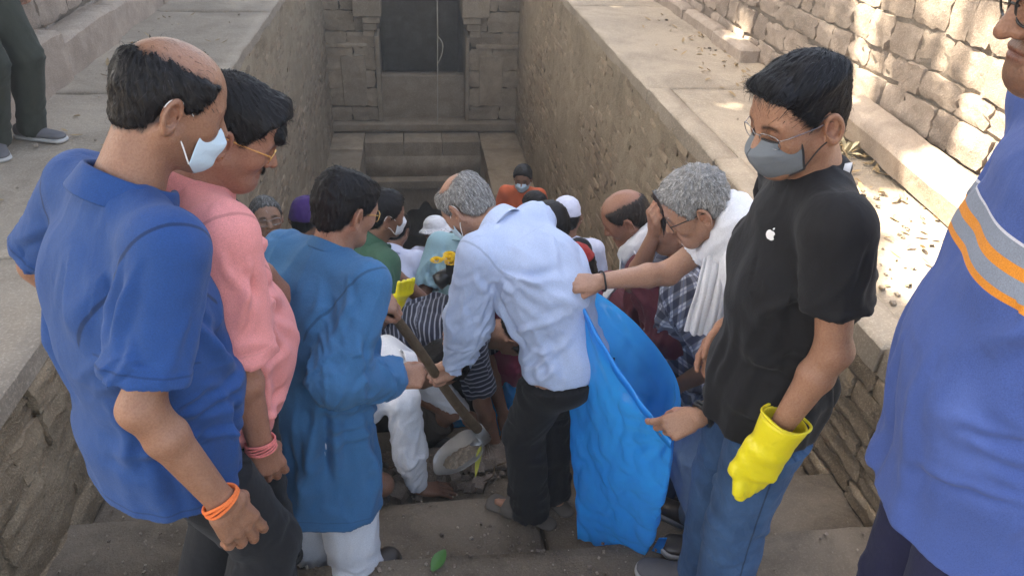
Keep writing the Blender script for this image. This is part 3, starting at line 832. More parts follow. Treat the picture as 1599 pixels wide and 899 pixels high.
def head_tint(v, o):
    """per vertex colour factors: lips, brows, stubble, lashes"""
    x, y, z = v[:, 0], v[:, 1], v[:, 2]; t = np.ones((len(v), 3)); ax = np.abs(x)
    front = y > .06
    lip = front * np.exp(-((z + .064) / .0085) ** 4) * np.exp(-(x / .024) ** 4) * sstep(.088, .094, y)
    t *= 1 - lip[:, None] * (1 - np.array([.85, .55, .52]))
    if o.get('stubble', 0):
        st = sstep(-.03, -.05, z) * sstep(-.02, .03, y) * sstep(-.14, -.11, z)
        up = np.exp(-((z + .047) / .006) ** 2) * np.exp(-(x / .03) ** 4) * front
        st = np.clip(st + up, 0, 1) * o['stubble'] * (.75 + .5 * pnoise(v * 160)).clip(.3, 1.2)
        t *= 1 - st[:, None] * np.array([.5, .47, .42])
    bz = .026 - .25 * np.maximum(ax - .03, 0) + .12 * np.minimum(ax - .03, 0)
    br = np.exp(-((z - bz) / .0052) ** 2) * sstep(.010, .017, ax) * sstep(.055, .045, ax) * sstep(.05, .065, y)
    t *= 1 - br[:, None] * .88 * np.array(o.get('browk', (1, 1, 1)))
    lz = .0005 - .06 * np.maximum(ax - .031, 0)
    la = np.exp(-((z - lz + .002) / .0022) ** 2) * np.exp(-((ax - .031) / .014) ** 4) * front
    t *= 1 - la[:, None] * .8
    sock = np.exp(-((z - .002) / .016) ** 2) * np.exp(-((ax - .033) / .02) ** 2) * front
    t *= 1 - sock[:, None] * np.array([.2, .24, .24])
    ear = np.exp(-(((ax - .08) / .012) ** 2)) * np.exp(-((y + .015) / .03) ** 2) * np.exp(-(z / .03) ** 2)
    t *= 1 - ear[:, None] * np.array([-.05, .08, .1])
    return t

def hair_fun(o):
    """thickness of the hair over the cranium, in head frame"""
    kind = o.get('hair', 'short')
    top, sid = o.get('htop', .018), o.get('hside', .009)
    def th(p):
        x, y, z = p[..., 0], p[..., 1], p[..., 2]; ax = np.abs(x)
        # hairline height as a function of y
        hl = np.interp(y, [-.13, -.075, -.045, -.018, .004, .03, .05, .068, .09, .12],
                       [-.085, -.075, -.06, -.006, -.012, .0, .036, .066, .082 + o.get('hline', 0), .09 + o.get('hline', 0)])
        sh = p.shape[:-1]; nz = pnoise(p.reshape(-1, 3) * 70).reshape(sh) * .006 + pnoise(p.reshape(-1, 3) * 28).reshape(sh) * .005
        ed = sstep(-.004, .022, z - hl + nz)
        t = lerp(sid, top, sstep(.02, .1, z))
        if kind == 'bald':      # fringe only
            cx = o.get('crown', (0, .02)); r = np.sqrt((x / .062) ** 2 + ((y - cx[1]) / o.get('bl', .085)) ** 2)
            ed = ed * sstep(.84, 1.5, r + sstep(.085, .03, z) * .9 + nz * 9)
        if kind == 'thin':
            r = np.sqrt((x / .05) ** 2 + ((y - o.get('crown', (0, .02))[1]) / .07) ** 2)
            t = t * lerp(.25, 1, sstep(.6, 1.2, r + sstep(.1, .05, z)))
        if kind == 'quiff': t = t + .016 * sstep(.04, .1, y) * sstep(.03, .08, z) + .01 * sstep(.0, -.06, x) * sstep(.06, .1, z)
        if kind == 'flop': t = t + .02 * np.exp(-((y - .085) / .03) ** 2) * sstep(.02, .07, z)
        return lerp(-.0045, t, ed)
    return th
def make_hair(o, vox, nstr, seed):
    th = hair_fun(o); S = Sdf()
    S.add(lambda p: cran(p) - th(p), (0, -.01, .02), .17, 'u', 0)
    if o.get('hair') == 'flop':
        S.ell((-.02, .085, .07), (.035, .1, .045), (.02, .016), (.012, .01), (0, 0, 1), k=.03)
    # keep the ears free
    for s in (-1, 1): S.ellip((s * .084, -.012, -.008), (.02, .024, .036), k=.008, op='s')
    v, f = poly(S, vox, lo=V3(-.14, -.16, -.11), hi=V3(.14, .16, .17))
    n = vnormals(v, f)
    wc = np.array(o.get('whorl', (.01, -.07, .11))); axis = nrm(wc - V3(0, -.01, .03))
    rel = v - wc; a = nrm(np.cross(axis, (1, 0, 0))); b = np.cross(axis, a)
    phi = np.arctan2(rel @ a, rel @ b); rr = np.linalg.norm(rel, axis=1)
    q = np.stack([np.cos(phi) * 9, np.sin(phi) * 9, rr * 12 + seed], 1)
    wav = o.get('wavy', .35)
    disp = (.0045 * ridge(q * 1.3) + .0040 * pnoise(q * 3) + .002 * wav * 3 * pnoise(v * 55 + seed)) * o.get('rough', 1)
    v = v + n * (disp - .003)[:, None]
    hv = .3 + .35 * pnoise(q * 4) + .15 * rng.random(len(v))
    if nstr:
        ff = rng.choice(len(f), nstr); w = rng.random((nstr, 2))
        p0 = (v[f[ff, 0]] * (1 - w[:, :1]) + v[f[ff, 1]] * w[:, :1]) * (1 - w[:, 1:]) + (v[f[ff, 3]] * (1 - w[:, :1]) + v[f[ff, 2]] * w[:, :1]) * w[:, 1:]
        nn = n[f[ff, 0]]
        d = p0 - wc; d -= nn * (d * nn).sum(1)[:, None]; d /= np.linalg.norm(d, axis=1)[:, None] + 1e-9
        d = d + o.get('comb', V3(0, 0, 0)) + rng.normal(size=d.shape) * (.22 + .3 * wav); d[:, 2] -= .15
        d -= nn * (d * nn).sum(1)[:, None]; d /= np.linalg.norm(d, axis=1)[:, None] + 1e-9
        L = o.get('slen', .022) * (.5 + rng.random(nstr)); side = np.cross(d, nn); wd = o.get('swid', .0007) * (.7 + .6 * rng.random(nstr))
        lift = .0015 + .004 * rng.random(nstr) ** 2 * o.get('rough', 1) + .010 * (rng.random(nstr) > .965)
        K = 4; rows = []
        for i in range(K):
            t = i / (K - 1)
            c = p0 + d * (L * (t - .35))[:, None] + nn * (lift * (math.sin(t * 2.4)) - .001 - .010 * (L / .03) * t * t * .35)[:, None]
            ww = wd * (1 - .75 * t)
            rows += [c - side * ww[:, None], c + side * ww[:, None]]
        sv = np.stack(rows, 1).reshape(-1, 3); bse = (np.arange(nstr) * 2 * K)[:, None]
        sf = np.concatenate([bse + np.array([[2 * i, 2 * i + 1, 2 * i + 3, 2 * i + 2]]) for i in range(K - 1)])
        shv = np.repeat(rng.random(nstr), 2 * K)
        f = np.concatenate([f, sf + len(v)]); v = np.concatenate([v, sv]); hv = np.concatenate([hv, shv])
    return v, f, np.clip(hv, 0, 1)

# ---- hand, frame: x to the fingertips, y to the thumb side, z back of the hand
def hand_sdf(T, sc, curl, spread=.12, thumb=(.0, .0), flat=False):
    """T(local)->world ; curl list of 4 (degrees of mcp, pip, dip each)"""
    S = Sdf()
    def c(a, b, ra, rb, k): S.cone(T(a), T(b), ra * sc, rb * sc, k)
    ax = T(V3(1, 0, 0)) - T(V3(0, 0, 0)); sd = T(V3(0, 1, 0)) - T(V3(0, 0, 0))
    S.ell(T(V3(.0, .0, 0)), T(V3(.03, .003, -.002)), (.027 * sc, .020 * sc), (.034 * sc, .0175 * sc), sd, k=.012)
    S.ell(T(V3(.03, .003, -.002)), T(V3(.082, .002, -.001)), (.036 * sc, .016 * sc), (.040 * sc, .0125 * sc), sd, k=.012)
    base = [(.092, .031), (.097, .010), (.093, -.011), (.083, -.030)]; Ls = [(.043, .026, .022), (.047, .030, .023), (.043, .028, .022), (.034, .021, .020)]
    rad = [.0097, .0099, .0095, .0085]
    for i in range(4):
        cu = curl[i] if isinstance(curl[i], (tuple, list)) else (curl[i], curl[i] * 1.1, curl[i] * .7)
        p = V3(base[i][0], base[i][1], .002); ya = (1.5 - i) * spread * .5; ang = 0
        c(p - V3(.05, base[i][1] * .35, .0), p, .008, rad[i] * 1.08, .010)
        for j in range(3):
            ang += math.radians(cu[j])
            d = V3(math.cos(ang) * math.cos(ya), math.cos(ang) * math.sin(ya), -math.sin(ang))
            q = p + d * Ls[i][j]
            c(p, q, rad[i] * (1.06 - .09 * j), rad[i] * (.99 - .1 * j), .0035 if j else .006)
            S.ball(T(p + V3(0, 0, .001)), rad[i] * (1.1 - .07 * j) * sc, .004)
            p = q
    td = nrm(V3(.72 + thumb[0], .62 - thumb[0] * .6, -.35 - thumb[1])); p = V3(.022, .024, -.008)
    q = p + td * .042; c(p, q, .0155, .0125, .014)
    td2 = nrm(td + V3(.35, -.3 - thumb[1] * .4, -.12 - thumb[1] * .5)); r = q + td2 * .034; c(q, r, .0122, .0105, .005)
    td3 = nrm(td2 + V3(.15, -.22 - thumb[1] * .4, -.05)); c(r, r + td3 * .026, .0105, .0085, .004)
    c(V3(.03, -.02, -.008), V3(.07, -.024, -.008), .014, .013, .012)
    return S

def person(name, label, sp, group=None):
    """sp: description of build, pose and clothes. Returns the root empty."""
    H = sp.get('H', 1.72); s = H / 1.75; vox = sp.get('vox', .006); seed = sp.get('seed', 1.0)
    N = np.asarray(sp['neck'], float)
    r1, f1, u1 = frame(sp['face'], sp.get('lean', 5), sp.get('side', 0))
    r0, f0, u0 = frame(sp.get('hipface', sp['face']), sp.get('lean0', sp.get('lean', 5) * .5), sp.get('side', 0) * .5)
    Ch = N - u1 * .30 * s; P = Ch - u0 * .25 * s
    wd = sp.get('broad', 1.0); belly = sp.get('belly', 0.0)
    root = empty(name, (P[0], P[1], floor_z(P[1]) if sp.get('ground') is None else sp['ground']), label, 'person', group)
    J = {}
    # arms
    for side, sg in (('R', 1), ('L', -1)):
        a = sp.get('arm' + side, {}); S0 = N - u1 * (.062 - a.get('shrug', 0)) * s + r1 * sg * .168 * s * wd + f1 * a.get('fwd', .0)
        if 'to' in a: W = np.asarray(a['to'], float)
        else: W = S0 + V3(0, 0, -.53 * s) + r1 * sg * a.get('out', .06) + f1 * a.get('ahead', .05)
        ak = sp.get('armk', 1.0); E_, W = ik(S0, W, .295 * s * ak, .262 * s * ak, a.get('pole', -f1 * .9 + r1 * sg * .45 - u1 * .2))
        fa = nrm(W - E_)
        hd = nrm(a['hand']) if 'hand' in a else fa
        back = np.asarray(a.get('back', r1 * sg), float); back = nrm(back - hd * (back @ hd)); th = np.cross(back, hd) * sg
        # thumb side: for right hand, back x fingers
        J[side] = (S0, E_, W, hd, back, th, a)
    # legs
    L = {}
    for side, sg in (('R', 1), ('L', -1)):
        hip = P + r0 * sg * .092 * s - u0 * .02
        if 'foot' + side in sp: A = np.asarray(sp['foot' + side], float) + V3(0, 0, .085 * s)
        else:
            q = P + r0 * sg * .11 * s + sp.get('stance', V3(0, 0, 0)); A = V3(q[0], q[1], (floor_z(q[1]) if sp.get('ground') is None else sp['ground']) + .085 * s)
        lk = sp.get('legk', 1.0); K, A2 = ik(hip, A, .44 * s * lk, .425 * s * lk, sp.get('knee', f0 * 1.0 + V3(0, 0, .15)))
        toe = frame(sp.get('toe' + side, sp.get('hipface', sp['face']) + sg * 12))[1]
        L[side] = (hip, K, A, toe)
    # ---- head
    o = sp['head']; rh, fh, uh = frame(o.get('face', sp['face']), o.get('pitch', 15), o.get('roll', 0))
    hs = .93 * o.get('size', 1.0) * (.5 + .5 * s)
    _, fn, un = frame(sp['face'] * .5 + o.get('face', sp['face']) * .5, lerp(sp.get('lean', 5), o.get('pitch', 15), .5) + o.get('jut', 6))
    HB = N + un * (.085 + o.get('nlen', 0)) * s                     # where the neck enters the skull
    HC = HB + (fh * .024 + uh * .05) * hs      # origin of the head frame
    Rh = np.stack([rh, fh, uh], 1)
    tow = lambda v: v @ (Rh * hs).T + HC
    tol = lambda p: ((np.asarray(p) - HC) @ Rh) / hs
    hv_ = o.get('vox', .0045)
    parts_v, parts_f, parts_t = [], [], []; off = 0
    def addp(v, f, t):
        nonlocal off
        parts_v.append(v); parts_f.append(f + off); parts_t.append(t); off += len(v)
    hS = head_sdf(o, tol(N))
    v, f = poly(hS, hv_ / hs)
    tint = head_tint(v, o)
    # dark scalp tint where hair grows
    if o.get('hair', 'short') != 'none':
        th = hair_fun(o)(v); c = cran(v)
        sc = sstep(-.0042, .003, th) * sstep(.02, .008, c) * (v[:, 2] > -.08) * (1 - sstep(.07, .076, np.abs(v[:, 0])) * (np.abs(v[:, 1] + .012) < .03) * (v[:, 2] < .03))
        tint *= 1 - .75 * sc[:, None]
    addp(tow(v), f, tint)
    # arms + hands
    bare = sp.get('shirt', {}).get('sleeve', 'short')
    for side, sg in (('R', 1), ('L', -1)):
        S0, E_, W, hd, back, th, a = J[side]
        if a.get('skip'): continue
        S = Sdf(); m = sp.get('armr', 1.0) * s
        S.cone(S0, E_, .046 * m, .040 * m, .0)
        mid = lerp(E_, W, .28)
        S.cone(E_, mid, .039 * m, .0425 * m, .02)
        S.ell(mid, W, (.041 * m, .040 * m), (.029 * m, .0225 * m), th, k=.015, rz=.02)
        S.ball(E_ - nrm(nrm(S0 - E_) + nrm(W - E_)) * .012, .03 * m, .02)
        T = lambda q, W=W, hd=hd, th=th, back=back: W + (hd * q[0] + th * q[1] + back * q[2]) * sp.get('hands', 1.0) * s
        if not a.get('glove'):
            S.extend(hand_sdf(T, s * sp.get('hands', 1.0), a.get('curl', [25, 30, 34, 38]), a.get('spread', .1), a.get('thumb', (.25, .1))))
        v, f = poly(S, a.get('vox', max(.0042, min(vox, .0065)) if vox < .009 else .008))
        t = np.ones((len(v), 3))
        q = (v - W) @ np.stack([hd, th, back], 1)
        kn = np.exp(-((q[:, 0] - .095) / .012) ** 2) * (q[:, 2] > .002) + .8 * np.exp(-((q[:, 0] - .15) / .05) ** 2)
        t *= 1 - .16 * np.clip(kn, 0, 1)[:, None] * np.array([.9, 1, 1])
        pm = sstep(-.004, -.014, q[:, 2]) * sstep(0, .03, q[:, 0])
        t *= 1 + pm[:, None] * np.array([.25, .2, .2])
        addp(v, f, t)
    # torso core (inside the clothes) ties the pieces together
    S = Sdf()
    S.ell(P, lerp(P, Ch, .9), (.13 * s, .09 * s), (.135 * s, .09 * s), r0, k=0)
    S.ell(lerp(P, Ch, .9), N - u1 * .08 * s, (.135 * s, .09 * s), (.13 * s, .075 * s), r1, k=.03)
    for side in 'RL':
        S.cone(N - u1 * .06 * s, J[side][0], .045 * s, .044 * s, .02)
        hip, K, A, toe = L[side]
        S.cone(hip, K, .07 * s, .046 * s, .02)
        m = lerp(K, A, .3); S.cone(K, m, .046 * s, .05 * s, .02); S.cone(m, A, .05 * s, .03 * s, .02)
        if sp.get('shoe') in ('slipper', 'bare'):
            S.cone(A - V3(0, 0, .03), A + toe * .10 * s - V3(0, 0, .055 * s), .03 * s, .024 * s, .02)
            S.cone(A - V3(0, 0, .05) - toe * .03, A + toe * .15 * s - V3(0, 0, .062 * s), .028 * s, .018 * s, .02)
    v, f = poly(S, max(vox * 1.7, .011)); addp(v, f, np.ones((len(v), 3)))
    me = mesh_np('body', np.concatenate(parts_v), np.concatenate(parts_f)); attr_c(me, 'tint', np.concatenate(parts_t))
    link('body', me, skin_mat(sp['skin']), root)
    # ---- hair
    if o.get('hair', 'short') != 'none':
        v, f, hv = make_hair(o, hv_ / hs, o.get('strands', 0), seed)
        me = mesh_np('hair', tow(v), f); attr_f(me, 'hv', hv); link('hair', me, hair_mat(o.get('hcol', (.012, .010, .010)), o.get('grey', 0.0)), root)
    ctx = dict(root=root, N=N, P=P, Ch=Ch, r1=r1, f1=f1, u1=u1, r0=r0, f0=f0, u0=u0, J=J, L=L, s=s, tow=tow, tol=tol, hs=hs, Rh=Rh, HC=HC, vox=vox, seed=seed, wd=wd, belly=belly, sp=sp)
    if 'shirt' in sp: make_shirt(ctx, sp['shirt'])
    if 'trousers' in sp: make_trousers(ctx, sp['trousers'])
    if sp.get('shoe') != 'bare': make_shoes(ctx, sp.get('shoe', 'shoe'), sp.get('shoemat'))
    return ctx

def fold_disp(v, n, segs, seed, amp):
    """cloth folds in bone coordinates. segs: (a, b, radius, kind, strength)"""
    best = np.full(len(v), 1e9); D = np.zeros(len(v)); info = {}
    for a, b, r, kind, st in segs:
        ab = b - a; L = np.linalg.norm(ab); ax = ab / L; q = v - a; u = np.clip(q @ ax, 0, L); rad = q - u[:, None] * ax
        d = np.linalg.norm(rad, axis=1) - r
        ref = nrm(np.cross(ax, (.3, .5, .8))); b2 = np.cross(ax, ref); ph = np.arctan2(rad @ b2, rad @ ref)
        cx, cy = np.cos(ph), np.sin(ph); t = u / L
        wp = pnoise(v * 5 + seed) * .45
        if kind == 'sleeve':
            q1 = np.stack([cx * .9 + wp, cy * .9, u * 16 + cx * 1.2 + wp * 2 + seed], 1)
            dd = ridge(q1, 1.6) * .9 + .5 * pnoise(q1 * 1.9)
            dd = dd * (.45 + .9 * np.exp(-((t - .95) / .3) ** 2))
        elif kind == 'forearm':
            q1 = np.stack([cx * .9 + wp, cy * .9, u * 20 + cx * 1.5 + wp * 2 + seed], 1)
            dd = ridge(q1, 1.6) + .4 * pnoise(q1 * 2); dd = dd * (.5 + .6 * np.exp(-(t / .35) ** 2))
        elif kind == 'torso':
            q1 = np.stack([cx * 1.25 + wp * 1.3, cy * 1.25 + wp, u * 2.4 + wp * 2 + seed], 1)
            dd = ridge(q1, 1.5) * .8 + .3 * pnoise(q1 * 2.1)
            dd = dd * (.6 + .5 * (1 - t))
        elif kind == 'skirt':
            q1 = np.stack([cx * 1.9 + wp, cy * 1.9 + wp, u * 1.1 + wp + seed], 1)
            dd = ridge(q1, 1.3) * 1.5 + .5 * pnoise(q1 * 2)
        else:  # leg
            q1 = np.stack([cx * 1.0 + wp, cy * 1.0, u * 9 + cx * 1.5 + wp * 2 + seed], 1)
            dd = ridge(q1, 1.6) + .5 * pnoise(q1 * 2); dd = dd * (.5 + .8 * np.exp(-((t - (1 if kind == 'thigh' else .9)) / .3) ** 2))
        w = 1 / (1 + np.exp(np.clip((d - best) / .012, -30, 30))); best = np.minimum(best, d)
        D = D * (1 - w) + dd * st * w
    return v + n * (D * amp - amp * .35)[:, None]

def strokes(v, n, lst):
    """creases: each (p0, p1, outward, width, depth) leaves a ridge with a valley beside it"""
    D = np.zeros(len(v))
    for p0, p1, out, w, dep in lst:
        ab = p1 - p0; L = np.linalg.norm(ab); ax = ab / L; out = nrm(out); side = np.cross(out, ax)
        q = v - p0; t = q @ ax / L; m = (t > -.15) & (t < 1.15) & ((n @ out) > .1)
        m &= np.abs(q @ out) < .10
        if not m.any(): continue
        qq = q[m]; tt = t[m]
        s = qq @ side + .25 * L * .3 * np.sin(tt * 2.6 + dep * 900) * (1 if w > .016 else .6) + .006 * pnoise(v[m] * 22)
        ww = w * (.7 + .8 * tt)
        env = np.clip(np.sin(np.pi * np.clip((tt + .12) / 1.24, 0, 1)), 0, 1) ** .8
        prof = np.exp(-(s / ww) ** 2) - .75 * np.exp(-((s - 1.7 * ww) / (1.1 * ww)) ** 2)
        D[m] += dep * env * prof
    return v + n * D[:, None]
def auto_creases(c, o, Hm, cuffs):
    r = np.random.default_rng(int(c['seed'] * 77 + 5)); N, P, Ch, r1, f1, u1, r0, f0, u0, J, s, wd = (c[k] for k in ('N', 'P', 'Ch', 'r1', 'f1', 'u1', 'r0', 'f0', 'u0', 'J', 's', 'wd'))
    k = o.get('crease', 1.5); Lz = o.get('loose', .012); out = []
    def surf(h, ph):
        """point of the torso surface at spine height h (0 pelvis .. 1 neck), angle from front to the right"""
        c0 = lerp(P, Ch, h / .5) if h < .5 else lerp(Ch, N, (h - .5) / .5)
        if h < 0: c0 = lerp(P, Hm, min(1, -h))
        d = r1 * math.sin(ph) * .165 * wd + f1 * math.cos(ph) * .125
        return c0 + d * (1 + Lz * 6) * s, nrm(r1 * math.sin(ph) / .165 + f1 * math.cos(ph) / .125)
    def st(h0, p0, h1, p1, w, d):
        a, na = surf(h0, p0); b, nb = surf(h1, p1); out.append((a, b, na + nb, w, d * k))
    for sg in (-1, 1):
        for i in range(5):                 # from the armpit over the back and the chest
            ph = sg * r.uniform(1.75, 2.2); st(.66 + r.uniform(-.05, .05), ph, r.uniform(.15, .5), sg * r.uniform(2.0, 3.0), r.uniform(.010, .017), r.uniform(.004, .008))
        for i in range(3):
            st(.64, sg * r.uniform(1.0, 1.3), r.uniform(.2, .5), sg * r.uniform(.3, 1.0), r.uniform(.010, .016), r.uniform(.004, .007))
        for i in range(6):                 # waist
            h = r.uniform(-.1, .42); st(h, sg * r.uniform(1.2, 1.9), h + r.uniform(-.16, .05), sg * r.uniform(2.1, 2.8), r.uniform(.009, .015), r.uniform(.003, .007))
            st(h, sg * r.uniform(1.2, 1.8), h + r.uniform(-.16, .05), sg * r.uniform(.4, 1.0), r.uniform(.009, .015), r.uniform(.003, .006))
    for i in range(12):                    # hem
        ph = r.uniform(-3.1, 3.1); st(r.uniform(.1, .35), ph, -1.0, ph + r.uniform(-.15, .15), r.uniform(.012, .02), r.uniform(.003, .008))
    if np.linalg.norm(Hm - P) > .3:
        for i in range(16):
            ph = r.uniform(-3.1, 3.1); st(r.uniform(-.4, .2), ph, -1.05, ph + r.uniform(-.1, .1), r.uniform(.014, .024), r.uniform(.006, .013))
    for i in range(4):
        ph = 3.14 + r.uniform(-.9, .9); st(r.uniform(.75, .88), ph, r.uniform(.55, .7), ph + r.uniform(-.5, .5), r.uniform(.010, .018), r.uniform(.002, .005))
    for side, sg in (('R', 1), ('L', -1)):
        S0, E_, W, hd, back, th, a = J[side]
        if a.get('skip'): continue
        ax = nrm(E_ - S0); e1 = nrm(f1 - ax * (f1 @ ax)); e2 = np.cross(ax, e1); lim = o.get('slen', .75) if o.get('sleeve') == 'short' else 1.0
        for i in range(9):
            ph = r.uniform(0, 6.28); t0 = r.uniform(.0, .4); t1 = min(lim, t0 + r.uniform(.25, .55)); p2 = ph + r.uniform(.2, .7) * r.choice([-1, 1])
            d0 = e1 * math.cos(ph) + e2 * math.sin(ph); d1 = e1 * math.cos(p2) + e2 * math.sin(p2); R = .06 + Lz
            out.append((lerp(S0, E_, t0) + d0 * R * s, lerp(S0, E_, t1) + d1 * R * s, d0 + d1, r.uniform(.008, .013), r.uniform(.003, .006) * k))
        if o.get('sleeve') == 'long':
            ax2 = nrm(W - E_); g1 = nrm(u1 - ax2 * (u1 @ ax2)); g2 = np.cross(ax2, g1)
            for i in range(12):
                ph = r.uniform(0, 6.28); t0 = r.uniform(-.15, .75); t1 = t0 + r.uniform(.08, .3); p2 = ph + r.uniform(.5, 1.2) * r.choice([-1, 1]); d0 = g1 * math.cos(ph) + g2 * math.sin(ph); d1 = g1 * math.cos(p2) + g2 * math.sin(p2); R = .048 + Lz * .7
                out.append((lerp(E_, W, t0) + d0 * R * s, lerp(E_, W, t1) + d1 * R * s, d0 + d1, r.uniform(.006, .011), r.uniform(.003, .0065) * k))
    return out

def make_shirt(c, o):
    s, r1, f1, u1, r0, f0, u0, N, P, Ch, J = (c[k] for k in ('s', 'r1', 'f1', 'u1', 'r0', 'f0', 'u0', 'N', 'P', 'Ch', 'J'))
    Lz = o.get('loose', .012); wd = c['wd'] * c['sp'].get('slim', 1.0); belly = c['belly']; vox = o.get('vox', c['vox'])
    hem = o.get('hem', .10); fall = nrm(-u0 * (1 - o.get('drape', .5)) + V3(0, 0, -1) * o.get('drape', .5))
    Hm = P + fall * hem; flare = o.get('flare', .0)
    S = Sdf()
    S.ell(Ch - u0 * .03, N - u1 * .135 * s, ((.160 + Lz) * s * wd, (.112 + Lz) * s), ((.158 + Lz) * s * wd, (.098 + Lz) * s), r1, k=0, rz=.09)
    S.ell(P, Ch, ((.158 + Lz) * s * wd, (.116 + Lz) * s), ((.157 + Lz) * s * wd, (.112 + Lz) * s), r0, k=.06, rz=.1)
    S.ell(P, P + fall * (hem + .05), ((.165 + Lz) * s * wd, (.122 + Lz) * s), ((.168 + Lz + flare) * s * wd, (.125 + Lz + flare) * s), r0, k=.06, rz=.08)
    if belly: S.ellip(lerp(P, Ch, .45) + f0 * (.03 + belly * .55), ((.15 + Lz) * wd, .11 + belly, .17), np.stack([r0, f0, u0], 1), k=.06)
    S.ell(Ch + u1 * .02, N - u1 * .06 * s, (.12 * s * wd, .10 * s), (.09 * s, .075 * s), r1, k=.05, rz=.05)
    for side, sg in (('R', 1), ('L', -1)):
        S0 = J[side][0]
        S.cone(N - u1 * .03 * s + r1 * sg * .035, S0 + u1 * .004 - r1 * sg * .03, (.046 + Lz * .5) * s, (.050 + Lz * .6) * s, .05)
        S.ball(Ch + f1 * .055 * s + r1 * sg * .08 + u1 * .06, .075 * s, .05)
        S.ball(Ch - f1 * .045 * s + r1 * sg * .085 + u1 * .09, .085 * s, .06)
    big = (P, 1e6)
    S.add(lambda p: (p - Hm) @ fall, P, 1e6, 'i', .006)
    cuffs = []; segs = [(Hm, P, .13, 'skirt' if hem > .3 else 'torso', o.get('fold', 1.0)), (P, N - u1 * .05, .12, 'torso', o.get('fold', 1.0))]
    sl = o.get('sleeve', 'short')
    for side, sg in (('R', 1), ('L', -1)):
        S0, E_, W, hd, back, th, a = J[side]
        if a.get('skip'): continue
        rs, re = (.055 + Lz) * s, (.050 + Lz * o.get('sw', 1.6)) * s
        S.ball(S0 - u1 * .005, (.054 + Lz * .6) * s, .05)
        if sl == 'short':
            t = o.get('slen', .75); B = lerp(S0, E_, t); flatcone(S, S0, B, rs, lerp(rs, re, t), .014); cuffs.append((S0, B, lerp(rs, re, t)))
            segs.append((S0, B, .06, 'sleeve', .55 * o.get('fold', 1.0)))
        elif sl == 'long':
            S.cone(S0, E_, rs, re, .014)
            B = lerp(E_, W, o.get('slen', .96)); rw = (.033 + Lz * o.get('cw', .8)) * s
            flatcone(S, E_, B, re, rw, .012); cuffs.append((E_, B, rw))
            segs += [(S0, E_, .06, 'sleeve', o.get('fold', 1.0)), (E_, B, .045, 'forearm', o.get('fold', 1.0))]
        elif sl == 'rolled':
            S.cone(S0, E_, rs, re, .014); B = lerp(E_, W, .25); flatcone(S, E_, B, re, re * 1.02, .012); cuffs.append((E_, B, re))
            segs += [(S0, E_, .06, 'sleeve', o.get('fold', 1.0))]
    # opening for the neck
    no = o.get('open', (.066, .068)); tilt = nrm(u1 + f1 * o.get('ntilt', .25))
    nc = N + u1 * .0 + f1 * .008
    if 'open' in o: S.ell(nc - tilt * .03, nc + tilt * .12, (no[0] * s, no[1] * s), (no[0] * s * 1.25, no[1] * s * 1.25), r1, k=.012, op='s')
    if 'extra' in o: o['extra'](S, c)
    c['ssdf'] = (S, Hm, fall)
    v, f = poly(S, vox)
    n = vnormals(v, f)
    bad = (((v - Hm) @ fall) > -vox * .75) & ((n @ fall) > .45)
    for a, b, r in cuffs:
        ax = nrm(b - a); q = v - b
        bad |= (np.abs(q @ ax) < vox * .9) & (np.linalg.norm(q - (q @ ax)[:, None] * ax, axis=1) < r + .01) & ((n @ ax) > .45)
    v = relax(v, f, o.get('relax', 1), .5)
    amp = o.get('amp', .008)
    v2 = fold_disp(v, n, segs, c['seed'] * 3.7, amp)
    v2 = strokes(v2, n, auto_creases(c, o, Hm, cuffs))
    # hand-made creases
    for (p0, p1, w, dep) in o.get('creases', []):
        p0 = np.asarray(p0, float); p1 = np.asarray(p1, float); ab = p1 - p0; q = v - p0; t = np.clip(q @ ab / (ab @ ab), 0, 1)
        dd = np.linalg.norm(q - t[:, None] * ab, axis=1) + .25 * w * pnoise(v * 30)
        v2 = v2 + n * (dep * np.exp(-(dd / w) ** 2) * np.sin(np.pi * np.clip(t, .02, .98)) ** .5)[:, None]
    v = v2
    for a, b, r in cuffs:    # sleeve hem band
        bw = o.get('band', 0)
        if bw:
            ax = nrm(b - a); q = v - b; w = q @ ax; rad = q - w[:, None] * ax; dist = np.linalg.norm(rad, axis=1)
            m = (w > -bw) & (w < .01) & (dist < r + .02)
            v = v + n * (m * .0025)[:, None]
    # attributes: height along the spine, across, along the sleeve, armhole distance
    spn = np.where(((v - Ch) @ u1) > 0, (v - Ch) @ u1 + np.linalg.norm(Ch - P), (v - P) @ u0)
    lat = (v - P) @ r1; fr = (v - P) @ f1
    slv = np.full(len(v), -1.0); ahl = np.full(len(v), -1.0); arm = np.zeros(len(v)); aru = np.zeros(len(v))
    for side in 'RL':
        S0, E_, W, hd, back, th, a = J[side]
        if a.get('skip'): continue
        ax = nrm(E_ - S0); q = v - S0; w = q @ ax; rad = np.linalg.norm(q - np.clip(w, 0, .4)[:, None] * ax, axis=1)
        q2 = v - E_; ax2 = nrm(W - E_); w2 = q2 @ ax2; rad2 = np.linalg.norm(q2 - np.clip(w2, 0, .4)[:, None] * ax2, axis=1)
        out = (v - S0) @ (r1 * (1 if side == 'R' else -1))
        near = np.minimum(rad, rad2)
        tor = np.linalg.norm(np.stack([lat / (.165 * s * wd), fr / (.13 * s)], 1), axis=1)
        wgt = sstep(.13, .085, near) * sstep(.9, 1.06, tor) 
        u = np.where(rad2 < rad - .01, .295 * s + np.clip(w2, 0, 1), w)
        m = wgt > arm
        ahn = nrm(r1 * (1 if side == 'R' else -1) + nrm(E_ - S0) * .5); ah = q @ ahn; ahl = np.where((near < .16) & (out > -.09), ah, ahl)
        slv = np.where(m, u, slv); arm = np.maximum(arm, wgt)
